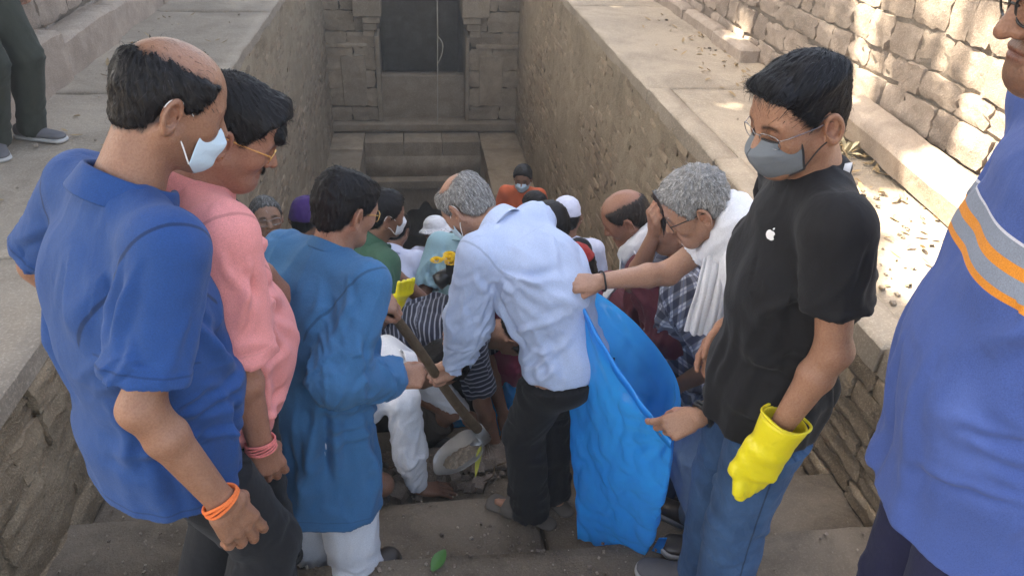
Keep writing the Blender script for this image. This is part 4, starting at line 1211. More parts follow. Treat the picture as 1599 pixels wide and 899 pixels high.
        aru = np.where(m, np.arctan2((q @ np.cross(ax, f1)), q @ f1) * .06, aru)
    v, f, used = drop_faces(v, f, bad)
    me = mesh_np('shirt', v, f)
    for nm, arr in (('sp', spn), ('lat', lat), ('fr', fr), ('sl', slv), ('arm', arm), ('aru', aru), ('ah', ahl)): attr_f(me, nm, arr[used])
    c['shirt'] = link(o.get('name', 'shirt'), me, o['mat'], c['root'])
    if o.get('collar'): make_collar(c, o)

def make_collar(c, o):
    s, r1, f1, u1, N = (c[k] for k in ('s', 'r1', 'f1', 'u1', 'N'))
    kind = o['collar']; tilt = nrm(u1 + f1 * o.get('ctilt', .38)); sd = nrm(np.cross(f1, tilt)); sd = sd if sd @ r1 > 0 else -sd
    fw = nrm(np.cross(tilt, sd)); fw = fw if fw @ f1 > 0 else -fw
    C0 = N + u1 * o.get('cz', -.012) * s + f1 * .012 * s
    rx, ry = o.get('cr', (.068, .072)); rx *= s; ry *= s
    gap = o.get('cgap', 14); nu = 49
    ph = np.linspace(math.radians(gap), math.radians(360 - gap), nu)
    if kind == 'fold': prof = [(.010, -.022), (.006, -.004), (.003, .012), (.001, .024), (.003, .031), (.008, .033), (.012, .028), (.017, .012), (.022, -.008), (.027, -.024)]
    elif kind == 'band': prof = [(.006, -.02), (.004, -.005), (.002, .012), (.001, .028), (.003, .031), (.006, .029), (.008, .012), (.009, -.006)]
    else: prof = [(.012, -.010), (.006, .002), (.003, .010), (.001, .015), (.003, .018), (.007, .016), (.012, .006), (.018, -.008)]   # rib
    rows = []
    for k, p in enumerate(ph):
        fr_ = math.cos(p); e = .5 + .5 * fr_        # 1 at the front
        dirv = sd * math.sin(p) + fw * fr_
        for j, (dr, dz) in enumerate(prof):
            ff = o.get('point', 0.0) * max(0, e - .8) / .2 if j >= len(prof) - 3 else 0
            wob = .0018 * math.sin(p * 5 + j * .7 + c['seed'])
            rows.append(C0 + sd * math.sin(p) * (rx + dr * s + wob) + fw * fr_ * (ry + dr * s + wob) + tilt * (dz * s * (1 - .12 * e) - ff * .02) )
    v = np.array(rows); f = grid_faces(nu, len(prof))
    me = mesh_np('collar', v, f)
    for nm in ('sp', 'lat', 'fr', 'sl', 'arm', 'aru', 'ah'): attr_f(me, nm, np.full(len(v), .45 if nm == 'sp' else (-1.0 if nm == 'ah' else 0.0)))
    ob = link('collar', me, o.get('collar_mat', o['mat']), c['root'])
    md = ob.modifiers.new('thick', 'SOLIDIFY'); md.thickness = .0035; md.offset = 0
    md = ob.modifiers.new('sub', 'SUBSURF'); md.levels = md.render_levels = 1
    return ob

def make_trousers(c, o):
    s, r0, f0, u0, P, L = (c[k] for k in ('s', 'r0', 'f0', 'u0', 'P', 'L')); wd = c['wd'] * c['sp'].get('slim', 1.0); vox = o.get('vox', c['vox'] * 1.1)
    Lz = o.get('loose', .012); S = Sdf()
    S.ell(P - u0 * .06, P + u0 * .10, ((.162 + Lz * .5) * s * wd, (.118 + Lz * .5) * s), ((.148 + Lz * .4) * s * wd, (.108 + Lz * .4) * s), r0, k=0, rz=.08)
    for sg in (-1, 1): S.ball(P - u0 * .06 * s - f0 * .035 * s + r0 * sg * .075 * s, (.088 + Lz * .5) * s, .05)
    S.add(lambda p: (p - P) @ u0 - o.get('waist', .1), P, 1e6, 'i', .004)
    cuffs = []; segs = [(P, P - u0 * .1, .13, 'torso', .3)]
    for side, sg in (('R', 1), ('L', -1)):
        hip, K, A, toe = L[side]
        S.cone(hip, K, (.088 + Lz) * s, (.060 + Lz) * s, .045)
        e = lerp(K, A, o.get('len', 1.0)) + (V3(0, 0, -.045 * s) if o.get('len', 1.0) > .95 else 0)
        flatcone(S, K, e, (.060 + Lz) * s, (.047 + Lz * o.get('bot', 1.3)) * s, .02)
        S.cone(lerp(K, A, .15) - f0 * .012, lerp(K, A, .5) - f0 * .012, (.056 + Lz) * s, (.05 + Lz) * s, .03)
        cuffs.append((K, e, (.047 + Lz * 1.3) * s))
        segs += [(hip, K, .07, 'thigh', o.get('fold', 1.0)), (K, e, .055, 'shin', o.get('fold', 1.0))]
    v, f = poly(S, vox); n = vnormals(v, f)
    bad = np.zeros(len(v), bool)
    for a, b, r in cuffs:
        ax = nrm(b - a); q = v - b; bad |= (np.abs(q @ ax) < vox) & (np.linalg.norm(q, axis=1) < r + .03) & ((n @ ax) > .45)
    v = relax(v, f, 1, .5)
    v = fold_disp(v, n, segs, c['seed'] * 5.1 + 3, o.get('amp', .008) * .6)
    rr = np.random.default_rng(int(c['seed'] * 31 + 2)); lst = []
    for side in 'RL':
        hip, K, A, toe = L[side]
        for (p, q, lo_, hi_, cnt, R) in ((hip, K, 0, .35, 6, .095), (hip, K, .65, 1.1, 7, .07), (K, A, -.05, .25, 5, .068), (K, A, .65, 1.05, 10, .06)):
            ax = nrm(q - p); e1 = nrm(f0 - ax * (f0 @ ax)); e2 = np.cross(ax, e1)
            for i in range(cnt):
                ph = rr.uniform(0, 6.28); t0 = rr.uniform(lo_, hi_); t1 = t0 + rr.uniform(-.12, .12); p2 = ph + rr.uniform(.6, 1.3) * rr.choice([-1, 1]); d0 = e1 * math.cos(ph) + e2 * math.sin(ph); d1 = e1 * math.cos(p2) + e2 * math.sin(p2)
                lst.append((lerp(p, q, t0) + d0 * (R + Lz) * s, lerp(p, q, t1) + d1 * (R + Lz) * s, d0 + d1, rr.uniform(.008, .014), rr.uniform(.003, .007)))
    v = strokes(v, n, lst)
    if 'ssdf' in c:
        SS, Hm, fall = c['ssdf']; axis = np.stack([P + 0 * v[0]] * 1)[0]
        for _ in range(5):
            ins = ((v - Hm) @ fall) < .004; d = SS(v[:, None, :], v, .05)[:, 0]
            hgt = (v - P) @ u0; cen = P + hgt[:, None] * u0; dirv = cen - v; dirv /= np.linalg.norm(dirv, axis=1)[:, None] + 1e-9
            v = v + dirv * (ins * np.clip(d + .028, 0, .12))[:, None]
    aru = np.zeros(len(v)); bd = np.full(len(v), 9.)
    for side, sg in (('R', 1), ('L', -1)):
        hip, K, A, toe = L[side]; ax = nrm(A - hip); q = v - hip; rad = q - (q @ ax)[:, None] * ax; d = np.linalg.norm(rad, axis=1)
        ang = np.arctan2(rad @ f0, rad @ (r0 * sg)); aru = np.where(d < bd, ang * .075, aru); bd = np.minimum(bd, d)
    v, f, used = drop_faces(v, f, bad)
    me = mesh_np('trousers', v, f); attr_f(me, 'seam', aru[used]); attr_f(me, 'sp', ((v - P) @ u0))
    link(o.get('name', 'trousers'), me, o['mat'], c['root'])

def make_shoes(c, kind, mat):
    s = c['s']
    for side, sg in (('R', 1), ('L', -1)):
        hip, K, A, toe = c['L'][side]
        g = A - V3(0, 0, .085 * s); rt = np.cross(toe, (0, 0, 1)); S = Sdf()
        if kind == 'slipper':
            S.ell(g - toe * .08 + V3(0, 0, .012), g + toe * .17 * s + V3(0, 0, .012), (.034, .012), (.046, .011), rt, k=0, rz=.03)
            S.ell(g + toe * .085 * s - rt * .038 + V3(0, 0, .035), g + toe * .085 * s + rt * .038 + V3(0, 0, .035), (.035, .028), (.035, .028), toe, k=.01, rz=.02)
            v, f = poly(S, .006)
            ob = link('slipper', mesh_np('slipper', v, f), mat, c['root'])
            continue
        S.ell(g - toe * .07 * s + V3(0, 0, .045), g + toe * .03 * s + V3(0, 0, .05), (.036, .042), (.040, .045), rt, k=0, rz=.04)
        S.ell(g + toe * .03 * s + V3(0, 0, .04), g + toe * .155 * s + V3(0, 0, .03), (.042, .036), (.044, .024), rt, k=.03, rz=.045)
        S.cone(g + V3(0, 0, .06) - toe * .02, g + V3(0, 0, .10) - toe * .025, .04 * s, .042 * s, .02)
        S.add(lambda p, g=g: -(p[..., 2] - g[2] - .022), g, 1e6, 'i', .003)
        v, f = poly(S, .006 if c['vox'] < .008 else .009); up = link('shoe', mesh_np('shoe', v, f), mat[0] if isinstance(mat, (tuple, list)) else mat, c['root'])
        S = Sdf()
        S.ell(g - toe * .072 * s + V3(0, 0, .012), g + toe * .162 * s + V3(0, 0, .012), (.042, .06), (.049, .06), rt, k=0, rz=.042)
        S.add(lambda p, g=g: np.abs(p[..., 2] - g[2] - .0125) - .0125, g, 1e6, 'i', .004)
        v, f = poly(S, .006 if c['vox'] < .008 else .009); so = link('sole', mesh_np('sole', v, f), mat[1] if isinstance(mat, (tuple, list)) else mat, up)

# ---- things worn on the head (head frame -> world)
def ell_ring(c, a, b, ra, rb, p=2.6, n=28):
    t = np.linspace(0, 2 * np.pi, n, endpoint=False); ct, st = np.cos(t), np.sin(t)
    return c + np.outer(np.sign(ct) * np.abs(ct) ** (2 / p) * ra, a) + np.outer(np.sign(st) * np.abs(st) ** (2 / p) * rb, b)
def glasses(c, mat, lens, rim=.0013, w=.026, h=.019, y=.102, z=-.004, temple=None, p=3.0, top_mat=None):
    T = c['tow']; paths = []
    root = c['root']; yy = y
    fr = []
    for s in (-1, 1):
        ctr = V3(s * .034, yy - .003, z); a = nrm((s * 1, -.22, 0)); b = nrm((0, .10, 1))
        r = ell_ring(ctr, a, b, w, h, p)
        paths.append((T(r), rim * c['hs'], True))
        ve = np.concatenate([r, [r.mean(0)]]); n = len(r)
        fa = [(i, (i + 1) % n, n, n) for i in range(n)]
        link('lens', tri_mesh('lens', T(ve), fa), lens, root)
    paths.append((T(spline([(-.010, yy, z + .006), (0, yy + .004, z + .009), (.010, yy, z + .006)], 8)), rim * c['hs'], False))
    tubes_obj('glasses_frame', paths, mat, root)
    tp = []
    for s in (-1, 1):
        tp.append((T(spline([(s * .060, yy - .010, z + .008), (s * .071, .07, z + .011), (s * .080, .02, z + .012), (s * .084, -.018, z + .012), (s * .082, -.034, z - .012)], 22)), (temple or rim) * c['hs'], False))
    for t in tp: tubes_obj('temple', [t], top_mat or mat, root)
def face_mask(c, mat, strap, pleats=3, low=0.0, size=1.0, trim=None, point=0.0):
    T = c['tow']; nu, nv = 33, 21; rows = []
    for i in range(nu):
        u = -1 + 2 * i / (nu - 1); au = abs(u)
        for j in range(nv):
            v = j / (nv - 1)
            yc = np.interp(v, [0, .12, .3, .5, .75, .9, 1], [.103, .113, .128 + point, .122 + point, .112, .096, .078])
            zc = np.interp(v, [0, .3, .6, .85, 1], [-.004, -.032, -.07, -.105, -.118])
            ye = np.interp(v, [0, 1], [.05, .044]); ze = np.interp(v, [0, .5, 1], [-.016, -.045, -.082])
            k = au ** 2.1; x = u * .073 * (1 - .06 * abs(v - .5)) * size
            y = yc * (1 - k) + ye * k; zz = zc * (1 - au ** 1.6) + ze * au ** 1.6
            if pleats: y += .0016 * math.sin(v * pleats * 6.28) * (1 - au ** 2)
            y += .0012 * math.sin(u * 9 + v * 5)
            rows.append((x, y, zz + low))
    vv = np.array(rows); me = mesh_np('mask', T(vv), grid_faces(nu, nv))
    attr_f(me, 'mu', np.repeat(np.linspace(-1, 1, nu), nv)); attr_f(me, 'mv', np.tile(np.linspace(0, 1, nv), nu))
    ob = link('mask', me, mat, c['root']); md = ob.modifiers.new('t', 'SOLIDIFY'); md.thickness = .002; md.offset = -1
    md = ob.modifiers.new('s', 'SUBSURF'); md.levels = md.render_levels = 1
    for s in (-1, 1):
        p0, p1 = vv[0 if s < 0 else (nu - 1) * nv], vv[nv - 1 if s < 0 else nu * nv - 1]
        pa = spline([p0 * [.97, 1, 1], (s * .077, .02, .008), (s * .0835, -.008, .026), (s * .088, -.028, .02), (s * .087, -.034, -.004), (s * .083, -.024, -.028), (s * .078, .01, -.045), p1 * [.97, 1, 1]], 40)
        tubes_obj('ear_loop', [(T(pa), .0016 * c['hs'], False)], strap, ob, 6)
    if trim:
        g = [(T(vv[np.arange(nu) * nv]), .0022, False), (T(vv[np.arange(nu) * nv + nv - 1]), .0022, False), (T(vv[:nv]), .0022, False), (T(vv[-nv:]), .0022, False)]
        tubes_obj('mask_trim', g, trim, ob, 6)
    return ob
def bracelet(c, side, back_off, mat, turns=3, r=.0022, rad=(.034, .028), name='bracelet', spread=.004):
    S0, E_, W, hd, back, th, a = c['J'][side]; ax = nrm(W - E_); C0 = W - ax * back_off
    b1 = nrm(th - ax * (th @ ax)); b2 = np.cross(ax, b1); paths = []
    for k in range(turns):
        t = np.linspace(0, 2 * np.pi, 40, endpoint=False); ph = k * 1.3
        off = (k - (turns - 1) / 2) * spread
        pts = C0 + np.outer(np.cos(t) * (rad[0] + .001 * np.sin(5 * t + ph)), b1) + np.outer(np.sin(t) * (rad[1] + .001 * np.sin(4 * t + ph)), b2) + np.outer(off + .003 * np.sin(2 * t + ph), ax)
        paths.append((pts, r, True))
    return tubes_obj(name, paths, mat, c['root'], 6)

def scarf(c, mat, tails, R=(.088, .092), drop=.012, tilt=.45, thick=(.036, .026), name='scarf', seed=1.0, waxis=None):
    """cloth wound round the neck with hanging ends; tails: lists of (point, half width)"""
    s, r1, f1, u1, N = (c[k] for k in ('s', 'r1', 'f1', 'u1', 'N')); up = nrm(u1 + f1 * tilt); sd = r1; fw = nrm(np.cross(up, sd)); fw = fw if fw @ f1 > 0 else -fw
    C0 = N + u1 * drop + f1 * .02; S = Sdf(); ring = []
    for t in np.linspace(0, 2 * np.pi, 21): ring.append(C0 + sd * math.sin(t) * R[0] + fw * math.cos(t) * R[1] - up * .02 * math.cos(t))
    for i in range(20): S.ell(ring[i], ring[i + 1], thick, thick, up, k=.02, rz=.03)
    for i in range(20): S.ell(ring[i] + up * .022 - .012 * nrm(ring[i] - C0), ring[i + 1] + up * .022 - .012 * nrm(ring[i + 1] - C0), (.022, .016), (.022, .016), up, k=.008, rz=.02)
    v, f = poly(S, c['vox'] * .9); n = vnormals(v, f)
    rel = v - C0; h = rel @ up; ph = np.arctan2(rel @ sd, rel @ fw)
    inring = sstep(.17, .12, np.linalg.norm(rel, axis=1))
    q1 = np.stack([np.cos(ph) * 1.0, np.sin(ph) * 1.0, h * 38 + np.sin(ph) * .8 + seed], 1); wa = f1 if waxis is not None else sd; q2 = np.stack([(v @ wa) * 24, v[:, 2] * 2.5 + seed, np.full(len(v), seed)], 1)
    d = inring * ridge(q1, 1.5) + (1 - inring) * ridge(q2, 1.5)
    v = v + n * (d * .009 - .003 + .001 * pnoise(v * 25))[:, None]; v = relax(v, f, 1, .5)
    ob = link(name, mesh_np(name, v, f), mat, c['root'])
    for tl in tails:        # hanging ends: pleated ribbons
        m = 26; k = 33; P_ = spline([q[0] for q in tl], m); W_ = np.interp(np.linspace(0, 1, m), np.linspace(0, 1, len(tl)), [q[1] for q in tl]); rows = []
        for i in range(m):
            tg = nrm(P_[min(i + 1, m - 1)] - P_[max(i - 1, 0)]); wa_ = waxis if waxis is not None else r1; wa_ = nrm(wa_ - tg * (wa_ @ tg)); nn = np.cross(tg, wa_); t = i / (m - 1)
            for q in range(k):
                x = -1 + 2 * q / (k - 1); fo = .010 * math.sin(x * 7.5 + seed + .8 * math.sin(t * 3)) * (1 - .35 * t) + .006 * math.sin(x * 15 + seed * 2 + t * 2) + .004 * math.sin(x * 3 + t * 9)
                rows.append(P_[i] + wa_ * W_[i] * x * (1 + .04 * math.sin(t * 8 + seed)) + nn * fo + tg * .006 * math.sin(x * 5 + seed))
        rb = link('scarf_end', mesh_np('scarf_end', np.array(rows), grid_faces(m, k)), mat, ob); md = rb.modifiers.new('t', 'SOLIDIFY'); md.thickness = .004; md = rb.modifiers.new('s', 'SUBSURF'); md.levels = md.render_levels = 1
    return ob
def cap_on(c, mat, brim=.0, name='cap', low=.03, peak=0.0, thick=.012):
    """soft cap or brimmed hat, in head frame"""
    S = Sdf(); S.add(lambda p: cran(p) - thick - .006 * sstep(.05, .12, p[..., 2]), (0, -.01, .03), .16, 'u', 0)
    S.add(lambda p: low + .25 * (p[..., 1]) * .3 - p[..., 2], (0, 0, 0), 1e6, 'i', .004)
    if brim: S.add(lambda p: np.maximum(np.sqrt((p[..., 0] / (.085 + brim)) ** 2 + ((p[..., 1] + .01) / (.105 + brim)) ** 2) * .1 - .1, np.abs(p[..., 2] - low - .004 + 6 * (p[..., 0] ** 2 + p[..., 1] ** 2) * .4 - .02) - .004), (0, 0, low), .2, 'u', .012)
    if peak: S.ell((0, .06, low + .012), (0, .06 + peak, low), (.07, .004), (.055, .004), (1, 0, 0), k=.01, rz=.02)
    v, f = poly(S, .0065); v = v + vnormals(v, f) * (.003 * pnoise(v * 40))[:, None]
    return link(name, mesh_np(name, c['tow'](v), f), mat, c['root'])

# ---------------------------------------------------------------- shade trees beyond the left terrace (their crowns shade the stairs)
def leaf_mat():
    t = NT('leaf'); rv = t.attr('rv')
    c = t.ramp(rv, [(0, (.035, .06, .018)), (.6, (.06, .10, .03)), (1, (.10, .12, .04))])
    return t.fin(Base_Color=c, Roughness=.5, Specular_IOR_Level=.4)
M_leaf = leaf_mat()
M_bark = rock_mat('bark', [(.07, .055, .04), (.11, .085, .065), (.15, .12, .09)], 12, 1.0, .1)
SX, SY = SUN_DIR[0] / SUN_DIR[2], SUN_DIR[1] / SUN_DIR[2]
# gaps in the foliage: where the sun comes through, as (x, y, z, radius x, radius y) of the lit spots
GAPS = [(2.86, 6.35, .15, .18, .30), (2.86, 4.50, .55, .35, .17), (2.86, 4.36, .12, .30, .16), (2.86, 3.10, .55, .30, .28), (2.86, 3.25, .30, .22, .22), (2.86, 2.85, .2, .3, .3),
        (2.86, 3.70, .62, .14, .10), (2.86, 5.45, .75, .12, .1), (2.6, 3.15, 0, .30, .30), (2.45, 2.78, 0, .32, .22), (2.15, 3.45, 0, .34, .12), (1.95, 3.35, 0, .12, .14), (2.1, 2.45, 0, .16, .20),
        (2.55, 2.3, 0, .3, .25), (2.3, 5.9, 0, .14, .07), (2.12, 6.1, 0, .10, .05), (2.2, 4.8, 0, .12, .05), (2.15, 8.1, 0, .16, .09), (2.5, 4.1, 0, .16, .10), (2.86, 2.5, .9, .3, .3),
        (-1.6, 7.2, 0, .10, .05), (.77, .80, .95, .07, .10), (.76, .76, .84, .05, .06), (.72, .62, 1.0, .06, .08), (2.0, 3.9, 0, .10, .06), (2.35, 2.62, 0, .42, .30), (2.65, 3.05, 0, .30, .36), (2.3, 3.05, 0, .25, .12), (2.86, 3.35, .55, .30, .20), (2.2, 2.1, 0, .3, .22), (2.86, 4.0, 1.2, .3, .3)]
def lit(p):
    g = p[:, :2] - np.stack([SX * p[:, 2], SY * p[:, 2]], 1)
    w = .10 * np.stack([pnoise(np.stack([g[:, 0] * 3, g[:, 1] * 3, np.full(len(g), 5.5)], 1)), pnoise(np.stack([g[:, 0] * 3, g[:, 1] * 3, np.full(len(g), 15.5)], 1))], 1)
    g = g + w; m = np.zeros(len(p), bool)
    for x, y, z, rx, ry in GAPS:
        m |= ((g[:, 0] - (x - SX * z)) / rx) ** 2 + ((g[:, 1] - (y - SY * z)) / ry) ** 2 < 1
    return m
def shade_tree(base, crown, radii, n, label, seed):
    r = np.random.default_rng(seed); root = empty('shade_tree', base, label, 'tree', 'tall trees shading the stairwell')
    base = V3(*base); crown = V3(*crown); radii = V3(*radii)
    fork = lerp(base, crown, .45) + V3(.1, -.1, 0); paths = [(spline([base - V3(0, 0, .2), lerp(base, fork, .5) + V3(.12, .05, 0), fork], 14), np.linspace(.30, .19, 14), False)]
    tips = []
    for k in range(11):
        a = k * 2.4 + r.random(); e = crown + radii * V3(math.cos(a) * r.uniform(.3, .85), math.sin(a) * r.uniform(.3, .85), r.uniform(-.4, .6)); m = lerp(fork, e, .45) + r.normal(size=3) * .25
        paths.append((spline([fork, m, e], 16), np.linspace(.13, .02, 16), False)); tips.append(e)
        for q in range(4):
            e2 = e + r.normal(size=3) * radii * .28; paths.append((spline([lerp(m, e, .3 + .15 * q), lerp(e, e2, .5) + r.normal(size=3) * .1, e2], 8), np.linspace(.04, .008, 8), False)); tips.append(e2)
    tubes_obj('trunk', paths, M_bark, root, 7)
    tips = np.array(tips)
    c = tips[r.integers(0, len(tips), n)] + r.normal(size=(n, 3)) * radii * [.24, .24, .22]
    c2 = crown + r.normal(size=(n // 2, 3)) * radii * .5; c = np.concatenate([c, c2])
    c = c[(c[:, 2] > 3.2) & ~lit(c)]; n = len(c)
    d = r.normal(size=(n, 3)); d[:, 2] = d[:, 2] * .5 - .4; d /= np.linalg.norm(d, axis=1)[:, None]
    s = np.cross(d, r.normal(size=(n, 3))); s /= np.linalg.norm(s, axis=1)[:, None]
    L = r.uniform(.10, .17, n)[:, None]; W = L * r.uniform(.22, .34, n)[:, None]
    v = np.stack([c - d * L, c + s * W - d * L * .1, c + d * L, c - s * W - d * L * .1], 1).reshape(-1, 3)
    me = mesh_np('crown', v, np.arange(4 * n).reshape(-1, 4), False); attr_f(me, 'rv', np.repeat(r.random(n), 4)); link('crown', me, M_leaf, root)
shade_tree((-5.2, 2.2, 0), (-5.0, 3.6, 7.6), (3.6, 3.4, 1.9), 46000, 'broad leafy tree beyond the left terrace beside the upper steps', 11)
shade_tree((-5.6, 9.0, 0), (-5.4, 9.2, 8.0), (3.8, 3.6, 2.0), 46000, 'broad leafy tree beyond the left terrace level with the pit', 12)
shade_tree((-4.6, -2.6, 0), (-4.2, -.8, 7.4), (3.2, 2.8, 1.7), 26000, 'leafy tree behind the head of the stairs', 13)
shade_tree((-7.5, 15.5, 0), (-5.8, 14.6, 8.2), (3.4, 3.0, 1.9), 26000, 'leafy tree beyond the gate pavilion', 14)

# ---------------------------------------------------------------- clothes
def stripes_pat(cols_fn): return cols_fn
def seamed(col, armhole=.012, dark=.45, sp=(), sl=()):
    """plain cloth with stitched seams: armhole, lines across the body (sp) and round the sleeve (sl)"""
    def pat(t):
        def line(x, pos, wdt=.22, dk=dark):
            d = t.math('ABSOLUTE', t.math('SUBTRACT', x, pos)); return t.ramp(t.math('MULTIPLY', d, 100.0), [(0.0, g3(dk)), (wdt, g3(dk)), (wdt * 2.2, g3(1.0))])
        c = t.mix(1.0, col, line(t.attr('ah'), armhole), 'MULTIPLY'); am = t.ramp(t.attr('arm'), [(.3, g3(0)), (.45, g3(1))])
        for h in sp: c = t.mix(1.0, c, t.mix(am, line(t.attr('sp'), h, .13, min(1, dark + .2)), g3(1.0)), 'MULTIPLY')
        for h in sl: c = t.mix(1.0, c, t.mix(am, g3(1.0), line(t.attr('sl'), h, .13, min(1, dark + .2))), 'MULTIPLY')
        return c
    return pat
C_polo = cloth_mat('blue_pique', (.018, .070, .240), 1800, .3, .8, seamed((.018, .070, .240), sp=(-.108,), sl=(.212,)), sheen=.08)
C_pink = cloth_mat('pink_cotton', (.82, .31, .29), 1100, .2, .8, seamed((.82, .31, .29), .01, .7, sp=(.435,), sl=(.245,)))
C_kurta = cloth_mat('blue_khadi', (.048, .165, .345), 1000, .45, .85, seamed((.048, .165, .345), .01, .6, sp=(-.345,)))
C_lblue = cloth_mat('pale_blue_cotton', (.50, .60, .80), 1300, .15, .75, seamed((.52, .62, .84), .01, .75, sp=(.425, -.02)))
C_white = cloth_mat('white_cotton', (.78, .79, .82), 1200, .2, .8, mott=.05)
C_black = cloth_mat('black_jersey', (.009, .009, .011), 1500, .25, .8, sheen=.06)
C_charc = cloth_mat('charcoal_trousers', (.008, .0085, .011), 1500, .2, .8)
C_navy = cloth_mat('navy_trousers', (.012, .014, .05), 1500, .2, .8)
C_brown = cloth_mat('brown_trousers', (.07, .055, .045), 1500, .2, .8)
C_green = cloth_mat('green_pique', (.05, .12, .075), 1500, .4, .85)
C_orange = cloth_mat('orange_cotton', (.68, .14, .05), 1200, .2, .8)
C_maroon = cloth_mat('maroon_cotton', (.12, .025, .04), 1200, .2, .8)
C_magenta = cloth_mat('magenta_cotton', (.32, .05, .11), 1200, .2, .8)
C_aqua = cloth_mat('aqua_cotton', (.33, .52, .58), 1200, .2, .8)
C_paleb = cloth_mat('pale_lilac_cotton', (.60, .63, .78), 1200, .2, .8)
C_olive = cloth_mat('olive_cargo_cloth', (.035, .04, .030), 1100, .4, .85)
C_purple = cloth_mat('purple_knit', (.05, .02, .12), 700, .5, .9)
C_red = cloth_mat('red_cotton', (.34, .03, .03), 1100, .3, .85)
def jeans_mat(name, dark, light):
    t = NT(name); c = t.coord(); n = t.noise(c, 5, 4, .6); f = t.noise(c, 300, 2)
    w = t.n('TexWave', wave_type='BANDS', bands_direction='DIAGONAL', Scale=220.0, Distortion=1.0); t.t.links.new(c, w.inputs['Vector'])
    col = t.ramp(n, [(.3, dark), (.7, light)]); col = t.mix(t.math('MULTIPLY', f, .35), col, tuple(x * .5 for x in dark))
    sm = t.math('ABSOLUTE', t.attr('seam')); ln = t.ramp(t.math('MULTIPLY', sm, 100.0), [(.12, g3(.4)), (.3, g3(1.0))])
    col = t.mix(1.0, col, ln, 'MULTIPLY')
    wr = t.noise(t.coord(scale=(1, 1, .6)), 22, 4, .5, 1.0)
    return t.fin(Base_Color=col, Roughness=.85, Sheen_Weight=.05, Normal=t.bump(w.outputs['Fac'], .3, .001, t.bump(wr, .4, .02)), Specular_IOR_Level=.2)
C_jeans = jeans_mat('blue_denim', (.018, .05, .125), (.07, .15, .30))
C_jeans2 = jeans_mat('pale_denim', (.10, .15, .24), (.22, .30, .42))
C_jeans3 = jeans_mat('dark_denim', (.02, .035, .07), (.05, .075, .13))
def plaid(t):
    a, b = t.attr('sp'), t.attr('lat'); arm = t.ramp(t.attr('arm'), [(.3, g3(0)), (.5, g3(1))])
    a = t.mix(arm, a, t.attr('sl')); b = t.mix(arm, b, t.attr('aru'))
    def band(x, per, w, off=0.0):
        m = t.math('PINGPONG', t.math('ADD', x, 10 + off), per / 2); return t.ramp(t.math('MULTIPLY', m, 100.0 / 10), [(w * 10 - .01, g3(1)), (w * 10 + .01, g3(0))])
    col = t.mix(t.math('MULTIPLY', band(a, .045, .0125), .72), (.60, .62, .68), (.012, .016, .045)); col = t.mix(t.math('MULTIPLY', band(b, .045, .0125), .72), col, (.012, .016, .045))
    col = t.mix(t.math('MULTIPLY', band(a, .045, .0022, .0225), .6), col, (.15, .18, .30)); col = t.mix(t.math('MULTIPLY', band(b, .045, .0022, .0225), .6), col, (.15, .18, .30))
    return col
C_plaid = cloth_mat('plaid_cotton', (.3, .3, .4), 1200, .2, .8, plaid)
def hoops(t):
    a = t.mix(t.ramp(t.attr('arm'), [(.3, g3(0)), (.5, g3(1))]), t.attr('sp'), t.attr('sl'))
    m = t.math('PINGPONG', t.math('ADD', a, 10.0), .011)
    return t.mix(t.ramp(t.math('MULTIPLY', m, 100.0), [(.27, g3(0)), (.36, g3(1))]), (.27, .28, .33), (.020, .024, .045))
C_hoops = cloth_mat('striped_jersey', (.3, .3, .4), 1300, .25, .85, hoops)
def vstripe(t):
    """blue polo with grey and orange chest bands"""
    a = t.mix(t.ramp(t.attr('arm'), [(.3, g3(0)), (.5, g3(1))]), t.attr('sp'), t.math('SUBTRACT', .452, t.attr('sl')))
    B, G, O, Wt = (.058, .105, .34), (.24, .28, .36), (.72, .27, .03), (.62, .64, .74)
    r = t.ramp(t.math('MULTIPLY', a, 1.0), [(0, B), (.318, O), (.331, G), (.353, O), (.369, G), (.392, Wt), (.395, B)], 'CONSTANT')
    return r
C_vpolo = cloth_mat('striped_polo', (.1, .1, .4), 2600, .1, .8, vstripe, sheen=.08)
M_blackpl = plain_mat('black_plastic', (.015, .015, .016), .35, 0, .5)
M_wire = plain_mat('gunmetal', (.35, .35, .36), .25, 1.0)
M_gold = plain_mat('gold', (.85, .55, .18), .25, 1.0)
M_amber = plain_mat('amber_acetate', (.55, .26, .07), .3, 0, .5)
M_thread_or = plain_mat('orange_thread', (.85, .18, .05), .8, 0, .2, .35, 300, .5)
M_thread_pk = plain_mat('pink_thread', (.75, .20, .18), .8, 0, .2, .45, 200, .5)
M_loop = plain_mat('white_elastic', (.78, .78, .76), .7)
M_loopb = plain_mat('black_elastic', (.02, .02, .022), .8)
M_leather = plain_mat('dark_leather', (.035, .028, .025), .4)
M_sole = plain_mat('rubber_sole', (.42, .41, .39), .7)
M_soled = plain_mat('dark_rubber_sole', (.04, .04, .04), .7)
M_shoeg = plain_mat('grey_mesh_shoe', (.12, .115, .12), .85, bump=.5, scale=60)
M_slip = plain_mat('worn_slipper', (.10, .085, .07), .8)
def lens_mat():
    t = NT('clear_lens'); tr = t.n('BsdfTransparent'); gl = t.n('BsdfGlossy', Roughness=.03);     mx = t.n('MixShader', i_0=.07, i_1=tr.outputs[0], i_2=gl.outputs[0]); t.t.links.new(mx.outputs[0], t.out.inputs[0]); return t.m
M_lens = lens_mat()
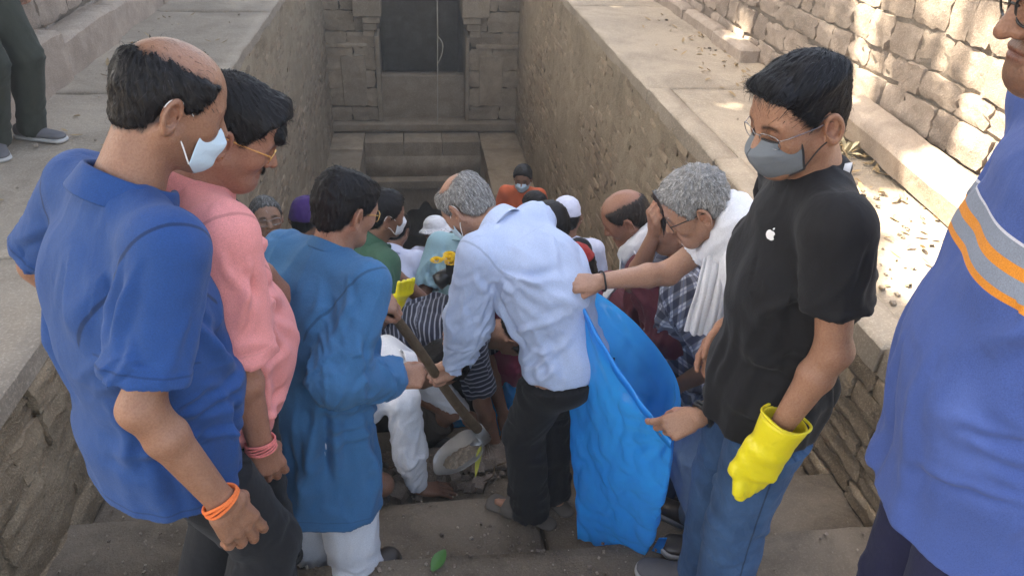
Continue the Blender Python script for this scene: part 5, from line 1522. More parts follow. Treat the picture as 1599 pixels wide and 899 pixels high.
def mask_mat(name, col, seam=False):
    t = NT(name); c = t.coord(); n = t.noise(c, 40, 4)
    base = t.mix(n, tuple(x * .9 for x in col), col)
    if seam:
        d = t.math('ABSOLUTE', t.attr('mu')); base = t.mix(t.ramp(d, [(.0, g3(1)), (.02, g3(1)), (.03, g3(0))]), base, tuple(x * .45 for x in col))
    w = t.n('TexWave', Scale=300.0); t.t.links.new(c, w.inputs['Vector'])
    return t.fin(Base_Color=base, Roughness=.85, Normal=t.bump(t.noise(c, 30, 3), .3, .01, t.bump(w.outputs['Fac'], .2, .0006)), Specular_IOR_Level=.2)
M_msky = mask_mat('surgical_mask_cloth', (.54, .68, .78)); M_mwht = mask_mat('white_mask_cloth', (.72, .76, .80)); M_mgry = mask_mat('grey_mask_cloth', (.17, .19, .21), True)

SK_A = (.30, .155, .095); SK_B = (.34, .165, .105); SK_C = (.36, .19, .12); SK_M = (.40, .22, .145); SK_T = (.44, .25, .165); SK_U = (.37, .20, .125); SK_V = (.28, .145, .09); SK_D = (.26, .135, .085)
BLK = (.010, .009, .010)

# ---------------------------------------------------------------- the people in front
A = person('person', 'balding man in bright blue polo shirt with orange thread on wrist and mask', dict(
    H=1.70, neck=(-.545, 1.335, 1.010), face=50, lean=8, lean0=2, belly=.035, broad=1.10, skin=SK_A, vox=.0056, seed=1, ground=-.40, stance=V3(0, -.06, 0), hands=1.08, armr=.95,
    head=dict(face=63, pitch=27, jut=20, nlen=.048, hair='bald', crown=(0, .015), bl=.10, hcol=BLK, htop=.010, hside=.010, strands=5200, slen=.02, vox=.0030, fat=.004, stubble=.35, neck=1.08, whorl=(0, -.06, .10), wavy=.5),
    armR=dict(to=(-.395, 1.055, .465), pole=V3(-.8, -.5, 0), curl=[(6, 16, 9), (9, 20, 12), (13, 25, 15), (17, 30, 18)], hand=V3(.20, .16, -1), back=V3(.72, -.70, .1), vox=.0038),
    armL=dict(to=(-.70, 1.50, .52), pole=V3(-.9, .3, 0)),
    shirt=dict(name='polo_shirt', mat=C_polo, sleeve='short', slen=.82, loose=.022, sw=1.15, hem=.13, flare=.01, collar='fold', cgap=18, cr=(.070, .076), ctilt=.42, cz=-.014, amp=.0075, band=.026, fold=.8, vox=.0052, relax=2),
    trousers=dict(mat=C_charc, loose=.018, vox=.008), shoe='shoe', shoemat=(M_leather, M_soled)))
face_mask(A, M_msky, M_loop, 3, low=-.012, size=1.02)
bracelet(A, 'R', .004, M_thread_or, 3, .0035, (.036, .030), spread=.006)

B = person('person', 'man in salmon pink shirt with amber glasses, moustache and gold ear stud', dict(
    H=1.68, neck=(-.492, 1.553, .918), face=56, lean=5, lean0=2, belly=.045, broad=1.04, skin=SK_B, vox=.006, seed=2, ground=-.55,
    head=dict(face=80, pitch=31, jut=24, nlen=.015, hair='flop', hcol=BLK, htop=.017, hside=.010, strands=5200, slen=.032, vox=.0030, fat=.006, stubble=.25, neck=1.08, whorl=(0, -.06, .12), comb=V3(0, .5, 0), wavy=.25),
    armR=dict(to=(-.388, 1.352, .325), pole=V3(-.8, -.4, 0), hand=V3(.12, .10, -1), back=V3(.55, -.80, .1), curl=[(14, 26, 15), (18, 30, 18), (22, 34, 20), (26, 38, 22)], vox=.0042),
    armL=dict(to=(-.30, 1.80, .36)),
    shirt=dict(mat=C_pink, sleeve='short', slen=.98, loose=.028, sw=1.35, hem=.07, flare=.0, collar='fold', cgap=10, cr=(.068, .072), amp=.010, band=.032, fold=1.0, vox=.0055),
    trousers=dict(mat=C_charc, loose=.018, vox=.008), shoe='shoe', shoemat=(M_leather, M_soled)))
glasses(B, M_gold, M_lens, .0011, .025, .017, temple=.0020, top_mat=M_amber)
bracelet(B, 'R', .002, M_thread_pk, 5, .0026, (.035, .029), spread=.006)
def moustache(c, col):
    n = 900; r = np.random.default_rng(5); x = r.uniform(-.026, .026, n); p = np.stack([x, .101 - 9 * x * x, -.0465 + r.uniform(-.004, .004, n) - 3 * x * x], 1)
    d = np.stack([x * 18, np.full(n, .25), np.full(n, -1.0)], 1) + r.normal(size=(n, 3)) * .2; d /= np.linalg.norm(d, axis=1)[:, None]
    s = np.cross(d, (0, 1, 0)); s /= np.linalg.norm(s, axis=1)[:, None]; L = .010; w = .0006
    v = np.stack([p - s * w, p + s * w, p + d * L + s * w * .3, p + d * L - s * w * .3], 1).reshape(-1, 3)
    me = mesh_np('moustache', c['tow'](v), np.arange(4 * n).reshape(-1, 4)); attr_f(me, 'hv', np.repeat(r.random(n), 4)); link('moustache', me, hair_mat(col), c['root'])
moustache(B, BLK)
_st = Sdf(); _st.ball(B['tow'](V3(.0885, -.010, -.034)), .0042, 0); _v, _f = poly(_st, .0012); link('ear_stud', mesh_np('ear_stud', _v, _f), M_gold, B['root'])

C = person('person', 'man in long blue kurta and white pyjamas gripping the shovel handle', dict(
    H=1.57, neck=(-.255, 1.865, .572), face=38, lean=18, lean0=10, belly=.02, broad=1.02, skin=SK_C, vox=.0066, seed=3, ground=-.70, stance=V3(0, 0, 0), legk=.86,
    head=dict(face=50, pitch=22, jut=10, hair='thin', crown=(0, .02), hcol=BLK, htop=.016, hside=.011, strands=4200, slen=.026, vox=.0045, neck=1.0, whorl=(0, -.05, .12), wavy=.7),
    armR=dict(to=(-.085, 1.745, .195), pole=V3(-.35, -.6, -.8), hand=V3(.95, .25, -.15), back=V3(.2, -.75, .6), curl=[(70, 85, 45)] * 4, vox=.006),
    armL=dict(to=(-.165, 1.965, .330), pole=V3(-.5, .6, -.6), hand=V3(.75, .1, -.2), back=V3(.2, -.3, .9), curl=[(55, 70, 40)] * 4, vox=.005),
    shirt=dict(name='kurta', mat=C_kurta, sleeve='long', slen=.98, loose=.024, cw=1.5, hem=.37, flare=.035, drape=.9, collar='band', cgap=4, cr=(.064, .068), amp=.010, fold=1.0, vox=.0062),
    trousers=dict(name='pyjamas', mat=C_white, loose=.040, bot=1.2, vox=.009, amp=.014), shoe='shoe', shoemat=(M_leather, M_soled)))
glasses(C, M_gold, M_lens, .0012, .025, .018)

M = person('person', 'grey-haired man in pale blue shirt and black trousers stooping with the shovel', dict(
    H=1.66, neck=(.262, 2.185, .478), face=-46, hipface=-46, lean=50, lean0=22, broad=.96, slim=.88, skin=SK_M, vox=.0066, seed=4, ground=-.70, legk=.85, footL=(.40, 1.95, -.70), footR=(.50, 2.03, -.70),
    head=dict(face=-48, pitch=50, jut=34, hair='bald', crown=(0, -.015), bl=.055, hcol=(.10, .095, .09), grey=.55, htop=.012, hside=.011, strands=4200, slen=.018, vox=.0045, whorl=(0, -.05, .11), wavy=.4),
    armL=dict(to=(.118, 2.125, -.085), pole=V3(.5, -.35, -.6), hand=V3(-.9, .1, -.35), back=V3(-.2, -.55, .8), curl=[(60, 75, 40)] * 4, vox=.005),
    armR=dict(to=(.13, 2.36, -.12), pole=V3(.6, .3, -.5), hand=V3(-.8, .1, -.5), back=V3(0, .3, .9), curl=[(60, 75, 40)] * 4),
    shirt=dict(mat=C_lblue, sleeve='long', slen=.96, loose=.022, cw=.9, hem=.035, collar='fold', cgap=12, cr=(.066, .070), amp=.011, fold=1.0, vox=.0062),
    trousers=dict(mat=C_black, loose=.014, bot=2.2, vox=.008), shoe='slipper', shoemat=M_slip))
face_mask(M, M_msky, M_loop, 3)

T = person('person', 'man with cropped grey hair and white scarf holding the blue bag open', dict(
    H=1.67, neck=(.925, 1.855, .61), face=-72, hipface=-62, lean=38, lean0=14, belly=.02, broad=1.02, skin=SK_T, vox=.0064, seed=5, legk=.92, footR=(1.03, 1.86, -.70), footL=(1.0, 1.60, -.55),
    head=dict(face=-76, pitch=36, jut=26, hair='short', hcol=(.10, .098, .095), grey=.75, htop=.016, hside=.010, strands=6500, slen=.014, swid=.0008, vox=.0034, whorl=(0, -.06, .11), wavy=.9, rough=1.3, browk=(.7, .7, .7)),
    armR=dict(to=(.571, 1.978, .366), pole=V3(.1, .3, -.9), hand=V3(-1, -.12, .05), back=V3(-.1, -.35, .95), curl=[(45, 55, 30), (50, 60, 34), (54, 62, 36), (56, 64, 36)], thumb=(.45, .2), vox=.005),
    armL=dict(to=(.755, 1.475, .225), pole=V3(.7, -.2, -.5), hand=V3(-.85, .15, -.55), back=V3(-.35, -.75, .45), curl=[(22, 32, 16), (44, 62, 35), (50, 65, 38), (55, 68, 40)], thumb=(.4, .35), vox=.0045),
    shirt=dict(name='t_shirt', mat=C_white, sleeve='short', slen=.62, loose=.020, hem=.14, amp=.009, collar='rib', cgap=0, vox=.0062),
    trousers=dict(name='jeans', mat=C_jeans2, loose=.016, vox=.008, len=1.0), shoe='shoe', shoemat=(M_leather, M_sole)))
glasses(T, M_blackpl, M_lens, .0014, .026, .016, temple=.0018)
bracelet(T, 'R', .012, M_loopb, 1, .003, (.034, .029), 'wrist_cord')
bracelet(T, 'L', .02, M_blackpl, 2, .006, (.036, .030), 'wrist_watch', .009)

U = person('person', 'young man in black t-shirt and jeans with glasses, grey mask and yellow glove', dict(
    H=1.78, neck=(.850, 1.385, 1.012), face=-80, lean=3, lean0=1, broad=1.05, slim=.84, armk=.925, armr=.90, skin=SK_U, vox=.0056, seed=6, ground=-.55,
    head=dict(face=-104, pitch=20, jut=18, hair='quiff', hcol=(.008, .008, .010), htop=.014, hside=.005, strands=9000, slen=.036, vox=.0030, whorl=(.0, -.075, .10), comb=V3(-.3, .6, .1), wavy=.15, hline=-.002),
    armL=dict(to=(.803, 1.180, .440), pole=V3(.8, -.3, 0), hand=V3(-.15, .1, -1), back=V3(-.1, -.98, .1), glove=True, vox=.0042),
    armR=dict(to=(.86, 1.60, .46)),
    shirt=dict(name='t_shirt', mat=C_black, sleeve='short', slen=.60, loose=.018, sw=1.3, hem=.12, flare=.006, collar='rib', cgap=0, cr=(.060, .063), cz=-.020, amp=.008, band=.018, vox=.0052),
    trousers=dict(name='jeans', mat=C_jeans, loose=.015, vox=.0065, amp=.006), shoe='shoe', shoemat=(M_shoeg, M_sole)))
glasses(U, M_wire, M_lens, .0010, .027, .017)
face_mask(U, M_mgry, M_loopb, 0, trim=M_loopb, point=.006)

V = person('person', 'man in blue polo shirt with orange and grey chest bands', dict(
    H=1.84, neck=(.950, .860, 1.335), face=-68, lean=5, lean0=2, belly=.03, broad=1.12, skin=SK_V, vox=.006, seed=7, ground=-.25, stance=V3(0, -.14, 0),
    head=dict(face=-78, pitch=14, jut=30, nlen=.01, hair='short', hcol=BLK, htop=.018, vox=.004, stubble=.9, fat=.006),
    armL=dict(out=.05, ahead=-.20), armR=dict(out=.0, ahead=-.05),
    shirt=dict(name='polo_shirt', mat=C_vpolo, sleeve='short', slen=.8, loose=.024, sw=1.2, hem=.17, flare=.012, collar='fold', amp=.007, fold=.8, vox=.0056, relax=2),
    trousers=dict(mat=C_navy, loose=.018, vox=.009), shoe='shoe', shoemat=(M_leather, M_soled)))
glasses(V, M_blackpl, M_lens, .0018)

# scarf of the bag holder
_N, _f, _u, _r = T['N'], T['f1'], T['u1'], T['r1']
scarf(T, C_white, [[(_N - _r * .085 + _f * .045, .040), (_N - _r * .135 + _f * .05 + V3(0, 0, -.08), .048), (_N - _r * .150 + _f * .055 + V3(0, 0, -.17), .052), (_N - _r * .150 + _f * .06 + V3(0, 0, -.25), .050)],
                   [(_N - _r * .07 - _f * .02, .05), (_N - _r * .13 - _f * .05 - _u * .02, .06), (_N - _r * .16 - _f * .06 - _u * .10, .05)]], waxis=_f, thick=(.042, .026), R=(.082, .086))

# ---------------------------------------------------------------- people further down the stairs
def far(label, N, face, lean, shirt, trousers, head, skin=SK_D, H=1.66, **kw):
    hd = dict(hair='short', hcol=BLK, htop=.014, hside=.010, vox=.0075, pitch=20, jut=10, strands=1200, slen=.02, swid=.0009); hd.update(head)
    sh = dict(loose=.02, hem=.10, amp=.010, vox=.0105); sh.update(shirt)
    d = dict(H=H, neck=N, face=face, lean=lean, skin=skin, vox=.0105, head=hd, shirt=sh, trousers=dict(mat=trousers, loose=.018, vox=.014), shoe='shoe', shoemat=(M_leather, M_soled)); d.update(kw)
    return person('person', label, d)
Xp = far('man in striped t-shirt bent double over the debris heap', (.290, 2.705, -.315), 98, 82, dict(name='t_shirt', mat=C_hoops, sleeve='short', slen=.75, vox=.0075, hem=.08), C_brown, dict(face=100, pitch=100, jut=0), seed=11, lean0=62,
         armR=dict(to=(.33, 2.50, -.86), pole=V3(-.6, -.3, 0)), armL=dict(to=(.40, 2.66, -.90), pole=V3(-.6, .3, 0)), footR=(-.05, 2.72, -1.035), footL=(.02, 2.98, -1.22), toeR=95, toeL=80)
Yp = far('man in white shirt crouching with one hand flat on the step', (-.055, 2.36, -.255), 78, 78, dict(mat=C_white, sleeve='long', slen=.94, vox=.0068, loose=.014, hem=.06, collar='fold', amp=.008), C_brown, dict(face=80, pitch=82, jut=0, vox=.0055, strands=2500), seed=12, lean0=62, vox=.0085,
         armR=dict(to=(-.035, 2.23, -.80), pole=V3(-.7, -.5, 0), hand=V3(.95, .12, -.25), back=V3(.2, 0, 1), curl=[8, 8, 8, 8], vox=.005), armL=dict(to=(.20, 2.55, -.70)), footR=(-.52, 2.28, -.85), footL=(-.42, 2.66, -1.035), toeR=80, toeL=80)
Dp = far('man in dark green polo shirt with white mask and one yellow glove', (-.215, 3.12, -.07), 60, 20, dict(name='polo_shirt', mat=C_green, sleeve='short', slen=.85, collar='fold', vox=.0085), C_charc, dict(face=68, pitch=12, vox=.006, strands=2500, htop=.016), seed=13, armR=dict(to=(-.10, 2.62, -.10), pole=V3(-.3, -.3, -.8), glove=True), armL=dict(to=(.10, 3.1, -.5)))
face_mask(Dp, M_mwht, M_loop, 3)
Hp = far('dark-haired man in white shirt seen from behind, stooping', (-.165, 3.70, -.46), 8, 28, dict(mat=C_paleb, sleeve='long', collar='fold', vox=.009), C_charc, dict(face=20, pitch=40, jut=20), seed=14, armR=dict(to=(.12, 3.78, -.92), pole=V3(.5, -.4, -.5)))
Ip = far('person in white brimmed hat and pale shirt', (.15, 4.70, -1.02), 15, 18, dict(mat=C_paleb, sleeve='long'), C_charc, dict(face=-30, pitch=20, htop=.003, hside=.006, strands=0), seed=15)
cap_on(Ip, C_white, .05, 'brimmed_hat', .045)
Jp = far('person in orange t-shirt crouching between the stooping men', (.045, 4.05, -.90), -60, 35, dict(name='t_shirt', mat=C_orange, sleeve='short'), C_charc, dict(face=-60, pitch=40), seed=16)
Kp = far('man in aqua short-sleeved shirt seen from behind', (.265, 3.60, -.335), 22, 14, dict(mat=C_aqua, sleeve='short', slen=.9, collar='fold', vox=.009, hem=.08), C_charc, dict(face=15, pitch=30), seed=17, armL=dict(to=(.12, 3.55, -.85)))
Lp = far('person in magenta top lifting a camera decked with marigolds', (.385, 3.02, -.16), -75, 10, dict(name='top', mat=C_magenta, sleeve='short', slen=.8, vox=.009), C_charc, dict(face=-75, pitch=15), seed=18, armL=dict(to=(.285, 2.90, -.115), pole=V3(.5, -.2, -.8), hand=V3(-1, .0, .1), back=V3(0, -.8, .5), curl=[(35, 45, 25)] * 4))
Np = far('person in orange shirt with face mask and backpack by the brick wall', (.975, 6.26, -1.255), -165, 4, dict(mat=C_orange, sleeve='short'), C_charc, dict(face=-165, pitch=8, htop=.022, hside=.018), seed=19)
face_mask(Np, M_msky, M_loop, 3)
O1 = far('dark head showing between orange shirt and pale blue shoulder', (.83, 4.50, -.74), -20, 15, dict(mat=C_charc, sleeve='short'), C_charc, dict(face=-20), seed=20)
O2 = far('black-haired person in white trousers half hidden by the pale blue shirt', (.745, 3.45, -.33), -35, 18, dict(mat=C_charc, sleeve='short'), C_white, dict(face=-30, pitch=20, htop=.03, hside=.028), seed=21)
Pp = far('person in white cap beyond the red headscarf', (.86, 3.75, -.44), 10, 12, dict(mat=C_paleb, sleeve='long'), C_charc, dict(face=0, htop=.003, hside=.006, strands=0), seed=22)
cap_on(Pp, C_paleb, 0, 'cap', .02)
Qp = far('stooping person with red headscarf', (.80, 2.80, -.19), -60, 24, dict(mat=C_maroon, sleeve='short'), C_brown, dict(face=-60, pitch=35, jut=20, htop=.003, strands=0), seed=23)
cap_on(Qp, C_red, 0, 'headscarf', .035, thick=.016)
Rp = far('bald man in maroon shirt with white scarf looking down', (.905, 2.500, .225), -62, 20, dict(mat=C_maroon, sleeve='long', vox=.009), C_brown, dict(face=-72, pitch=34, jut=16, hair='bald', crown=(0, .0), bl=.11, htop=.006, hside=.006, hcol=(.03, .022, .018), vox=.006, stubble=.3), skin=(.30, .145, .09), seed=24, armL=dict(to=(.78, 2.25, -.15)))
_N, _f, _u, _r = Rp['N'], Rp['f1'], Rp['u1'], Rp['r1']
scarf(Rp, C_white, [[(_N + _f * .08 - _r * .03, .05), (_N + _f * .13 - _r * .05 - _u * .12, .06), (_N + _f * .15 - _r * .05 + V3(0, 0, -.25), .06)], [(_N - _r * .08, .06), (_N - _r * .13 - _f * .06 - _u * .05, .06)]], seed=4)
Sp = far('man in navy and white plaid shirt holding up a phone', (.975, 2.235, .30), -58, 10, dict(mat=C_plaid, sleeve='short', slen=.95, vox=.0075, hem=.10, collar='fold'), C_jeans3, dict(face=-65, pitch=12, vox=.006), skin=SK_C, seed=25, belly=.03, armR=dict(to=(.835, 2.26, .38), pole=V3(.1, .3, -.9), hand=V3(-.25, -.2, .95), back=V3(-.9, -.1, -.2), curl=[(40, 50, 25)] * 4, vox=.006), armL=dict(to=(.93, 2.02, -.12)), footL=(1.02, 2.02, -.70), footR=(1.12, 2.25, -.85))
Ep = far('grey-haired man with glasses looking up towards the steps', (-.775, 3.54, -.29), 165, 6, dict(mat=C_charc, sleeve='short'), C_charc, dict(face=160, pitch=-14, jut=0, hcol=(.06, .058, .055), grey=.4, htop=.008, vox=.0055), skin=(.30, .17, .11), seed=26)
glasses(Ep, M_wire, M_lens, .0014)
Fp = far('dark-haired person behind the man in the pink shirt', (-.985, 3.22, -.12), 60, 10, dict(mat=C_brown, sleeve='short'), C_charc, dict(face=60), seed=27)
Gp = far('person in purple knitted cap beside the mud-plastered wall', (-.62, 3.60, -.34), 30, 10, dict(mat=C_brown, sleeve='long'), C_charc, dict(face=20, htop=.003, hside=.006, strands=0), seed=28)
cap_on(Gp, C_purple, 0, 'knitted_cap', .0, thick=.012)
Wp = far('man in olive cargo trousers standing on the left terrace', (-2.17, 4.22, 1.44), 118, 3, dict(mat=C_olive, sleeve='long'), C_olive, dict(face=118), seed=29, H=1.72, ground=0.0, footR=(-2.24, 4.09, 0), footL=(-2.13, 4.27, 0), toeR=150, toeL=105, shoemat=(M_shoeg, M_sole), stance=V3(0, 0, 0))

# ---------------------------------------------------------------- things they handle
def blue_mat():
    t = NT('blue_polythene'); c = t.coord(); n = t.noise(c, 30, 4)
    rd = t.n('TexNoise', noise_type='RIDGED_MULTIFRACTAL', Scale=9.0, Detail=3.0, Roughness=.5, Distortion=.8); t.t.links.new(c, rd.inputs['Vector'])
    t.fin(Base_Color=t.mix(n, (.02, .36, .96), (.035, .46, 1.0)), Roughness=.16, Specular_IOR_Level=.8, Normal=t.bump(rd.outputs[0], .38, .012, t.bump(t.noise(c, 38, 4, .6, 1.2), .3, .010)))
    tr = t.n('BsdfTranslucent', Color=(.10, .52, 1.0)); mx = t.n('MixShader', i_0=.42, i_1=t.b.outputs[0], i_2=tr.outputs[0]); t.t.links.new(mx.outputs[0], t.out.inputs[0]); return t.m
M_bag = blue_mat()
def big_bag():
    H1, H2 = V3(.490, 2.010, .345), V3(.690, 1.470, .150); BL, BR = V3(.550, 1.800, -.64), V3(.765, 1.640, -.585)
    front = spline([H1, lerp(H1, H2, .35) + V3(.0, -.015, -.03), lerp(H1, H2, .7) + V3(.005, -.01, -.03), H2], 49)
    back = spline([H2, V3(.785, 1.65, .095), V3(.805, 1.80, .120), V3(.725, 1.955, .195), V3(.60, 2.02, .285), H1], 49)
    rim = np.concatenate([front[:-1], back[:-1]]); nu = len(rim); nv = 60; rows = []
    bot_f = np.stack([lerp(BL, BR, t) + V3(-.004, -.012, 0) for t in np.linspace(0, 1, 49)]); bot_b = np.stack([lerp(BR, BL, t) + V3(.010, .020, 0) for t in np.linspace(0, 1, 49)])
    bot = np.concatenate([bot_f[:-1], bot_b[:-1]])
    cen = rim.mean(0) * 0 + lerp(lerp(H1, H2, .5), lerp(BL, BR, .5), .5)
    nf = nrm(V3(-.55, -.83, .1)); sidev = nrm(BR - BL)
    for i in range(nu):
        fr = i < 48; u = (i / 48) if fr else (i - 48) / 48; sgn = 1 if fr else -1
        for j in range(nv):
            v = j / (nv - 1)
            p = lerp(rim[i], bot[i], v)
            bul = math.sin(math.pi * min(u, 1)) ** .8 * math.sin(math.pi * v ** .85) ** .9
            p = p + nf * sgn * bul * (.052 if fr else .055)
            sw = math.sin(math.pi * v) * .02; p = p + sidev * (-sw if (u < .5) == fr else sw) * (1 - math.sin(math.pi * u))
            rows.append(p)
    P = np.array(rows); F = grid_faces(nu, nv, True)
    Nn = vnormals(P, F); V_ = np.tile(np.linspace(0, 1, nv), nu)
    d = np.zeros(len(P))
    for h, k in ((H1, 1.0), (H2, 1.1)):
        q = P - h; r = np.linalg.norm(q, axis=1); e1 = nrm(np.cross(nf, (0, 0, 1))); a = np.arctan2(q @ e1, -q[:, 2])
        d += .020 * k * (ridge(np.stack([a * 3.2, r * 1.4, np.full(len(P), h[0] * 9)], 1), 1.8) - .3) * np.exp(-(r / .38) ** 2) * sstep(.0, .08, r)
    w = P + .05 * np.stack([pnoise(P * 6), pnoise(P * 6 + 9), pnoise(P * 6 + 21)], 1)
    tw = w @ np.array([[1, 0, .35], [0, 1, .2], [-.35, -.2, 1]]); d += .013 * (ridge(tw * [9, 9, 2.2], 2.4) - .3) + .008 * (ridge(w * [5, 5, 13] + 3, 3.0) - .3) * sstep(.1, .5, V_) + .004 * (ridge(tw * [24, 24, 8] + 3, 2.4) - .3)
    d *= sstep(0, .05, V_) * .9 + .1
    P = P + Nn * d[:, None]
    root = empty('rubbish_bag', (.68, 1.72, -.60), 'big bright blue plastic bag held open above the steps', 'bag')
    ob = link('bag_film', mesh_np('bag_film', P, F), M_bag, root); md = ob.modifiers.new('s', 'SUBSURF'); md.levels = md.render_levels = 1
    # rolled hem along the front rim
    fr = front + nf * .004; g = Geo(); rows = []
    for j, dz in enumerate((0, .006, .014, .024, .036)):
        rows.append(fr + V3(.006, -.010, -1) * dz + nf * (.006 * math.sin(j * 1.2)) + nf * (.003 * np.sin(np.linspace(0, 30, 49)))[:, None])
    hv = np.stack(rows, 1).reshape(-1, 3); ob = link('hem', mesh_np('hem', hv, grid_faces(49, 5)), M_bag, root); md = ob.modifiers.new('t', 'SOLIDIFY'); md.thickness = .002
    # sealed tab at the bottom corner
    tb = np.array([BR + V3(.005, .01, -.03), BR + V3(.03, .0, .10), BR + V3(.055, -.01, .11), BR + V3(.045, -.01, -.02), BR + V3(-.05, .02, -.045)])
    tv = np.concatenate([tb, tb + V3(.004, .006, 0)]); k = 5
    ff = [(0, 1, 2, 3), (0, 3, 4, 4), (8, 7, 6, 5), (9, 8, 5, 5)] + [(i, (i + 1) % 5 + 0, (i + 1) % 5 + 5, i + 5) for i in range(5)]
    link('bottom_seal', tri_mesh('bottom_seal', tv, ff), M_bag, root)
big_bag()

# shovel: wooden handle, socket, dished blade
M_wood = rock_mat('worn_wood', [(.13, .085, .05), (.20, .14, .085), (.27, .195, .13)], 14, .8, .1)
M_steel = plain_mat('worn_steel', (.40, .39, .37), .45, .7, .5, .35, 14, .4)
def shovel():
    a, b = V3(-.128, 1.965, .335), V3(.253, 2.327, -.62); ax = nrm(b - a)
    root = empty('shovel', b, 'long wooden-handled shovel with worn steel blade held between two men', 'shovel')
    pts = np.array([lerp(a, b, t) + .006 * V3(math.sin(t * 7), math.cos(t * 5), 0) for t in np.linspace(0, 1, 22)])
    tubes_obj('handle', [(pts, np.interp(np.linspace(0, 1, 22), [0, .6, .92, 1], [.0165, .018, .022, .024]), False)], M_wood, root, 10)
    # blade points to the left, face up towards the camera
    xd = nrm(V3(-.86, -.30, -.42)); nn = nrm(np.cross(xd, nrm(V3(.35, -.85, .1)))); nn = nn if nn[2] > 0 else -nn; yd = np.cross(nn, xd)
    tubes_obj('socket', [(np.array([b - ax * .10, b, b + xd * .03, b + xd * .07]), np.array([.026, .028, .026, .012]), False)], M_steel, root, 12)
    nu, nv = 15, 13; rows = []
    for i in range(nu):
        u = i / (nu - 1)
        w = np.interp(u, [0, .08, .25, .6, .85, 1], [.045, .085, .10, .098, .080, .055])
        for j in range(nv):
            t = -1 + 2 * j / (nv - 1); x = .02 + u * .235 - .03 * u * t * t
            rows.append(b + xd * x + yd * t * w + nn * (.020 * t * t - .022 * u * (1 - u) + .004))
    ob = link('blade', mesh_np('blade', np.array(rows), grid_faces(nu, nv)), M_steel, root); md = ob.modifiers.new('t', 'SOLIDIFY'); md.thickness = .003; md = ob.modifiers.new('s', 'SUBSURF'); md.levels = md.render_levels = 1
    # dry earth on the blade
    S = Sdf()
    for k in range(9): S.ellip(b + xd * (.07 + .013 * k) + yd * (.02 * math.sin(k * 2.1) + .018) - nn * .004, (.035, .03, .012), np.stack([xd, yd, nn], 1), k=.02)
    v, f = poly(S, .005); v = v + vnormals(v, f) * (.006 * pnoise(v * 70))[:, None]; link('earth', mesh_np('earth', v, f), M_dirt, root)
    # frayed binding at the socket
    tw = []
    for k in range(16):
        d = nrm(ax * .8 + rng.normal(size=3) * .5); tw.append((spline([b - ax * .01, b + d * .03, b + d * rng.uniform(.05, .10) + V3(0, 0, -.02)], 6), np.linspace(.0022, .0008, 6), False))
    tubes_obj('frayed_binding', tw, M_wood, root, 5)
shovel()

# ---- yellow rubber glove hanging from the young man's hand
def rubber_mat():
    t = NT('yellow_rubber'); c = t.coord(); n = t.noise(c, 12, 3)
    return t.fin(Base_Color=t.mix(n, (.72, .60, .01), (.85, .74, .03)), Roughness=.38, Specular_IOR_Level=.5, Subsurface_Weight=.1, Subsurface_Radius=(.01, .008, .002), Subsurface_Scale=.5, Normal=t.bump(t.noise(c, 60, 3, .5, 1.0), .3, .006))
M_rub = rubber_mat()
def glove(c, side):
    S0, E_, W, hd, back, th, a = c['J'][side]; ax = nrm(W - E_); d = nrm(ax * .35 + V3(-.18, -.03, -1)); sd = nrm(np.cross(d, V3(-.2, -.95, .1))); nr = np.cross(sd, d)
    S = Sdf(); top = W - ax * .045; mid = W + d * .05; pal = W + d * .125; tip = W + d * .215 + sd * 0
    S.ell(top + (mid - top) * .12, mid, (.056, .050), (.047, .034), sd, k=0, rz=.02)
    S.ell(mid, pal, (.050, .032), (.054, .024), sd, k=.02, rz=.02)
    for i, off in enumerate((-.034, -.012, .012, .032)):
        S.ell(pal + sd * off, pal + sd * off * .75 + d * (.062 + .010 * (i % 3)) + nr * (.012 * (i - 1.5)), (.0165, .0135), (.0135, .011), sd, k=.008, rz=.01)
    S.ell(mid + sd * .036, pal + sd * .050 + d * .012, (.016, .014), (.013, .012), sd, k=.02, rz=.01)
    # open cuff
    axc = nrm(mid - top); sdf_in = Sdf()
    S.add(lambda p: -((p - top) @ axc) , top, 1e6, 'i', .003)
    S.ell(top - axc * .05, top + axc * .075, (.053, .047), (.042, .030), sd, k=.004, op='s', rz=.01)
    v, f = poly(S, .0036); v = relax(v, f, 2, .5); n = vnormals(v, f)
    q = v - W; l = q @ d
    v = v + n * (.0035 * (ridge(np.stack([(q @ sd) * 5, (q @ nr) * 5, l * 15 + (q @ sd) * 12], 1), 1.6) - .35) * sstep(-.01, .04, l))[:, None]
    root = empty('rubber_glove', W + d * .1, 'bright yellow rubber glove half pulled on the young man\'s hanging hand', 'glove')
    link('glove_skin', mesh_np('glove_skin', v, f), M_rub, root)
    t = np.linspace(0, 2 * np.pi, 36, endpoint=False); ring = top + np.outer(np.cos(t) * .0562, sd) + np.outer(np.sin(t) * .0502, np.cross(axc, sd)) + np.outer(.004 * np.sin(3 * t), axc)
    tubes_obj('rolled_cuff', [(ring, .0035, True)], M_rub, root, 6)
glove(U, 'L')
# glove of the man in green
S_ = Sdf(); _S0, _E, _W, _hd, _bk, _th, _a = Dp['J']['R']
S_.cone(_W - nrm(_W - _E) * .05, _W, .042, .034, 0); S_.ell(_W, _W + _hd * .09, (.036, .02), (.042, .016), _th, k=.02)
for i in range(4): S_.cone(_W + _hd * .09 + _th * (.03 - .02 * i), _W + _hd * .15 + _th * (.035 - .022 * i) - _bk * .03, .011, .009, .008)
v, f = poly(S_, .006); tag(link('rubber_glove', mesh_np('rubber_glove', v, f), M_rub), 'yellow rubber glove on the hand of the man in dark green', 'glove')

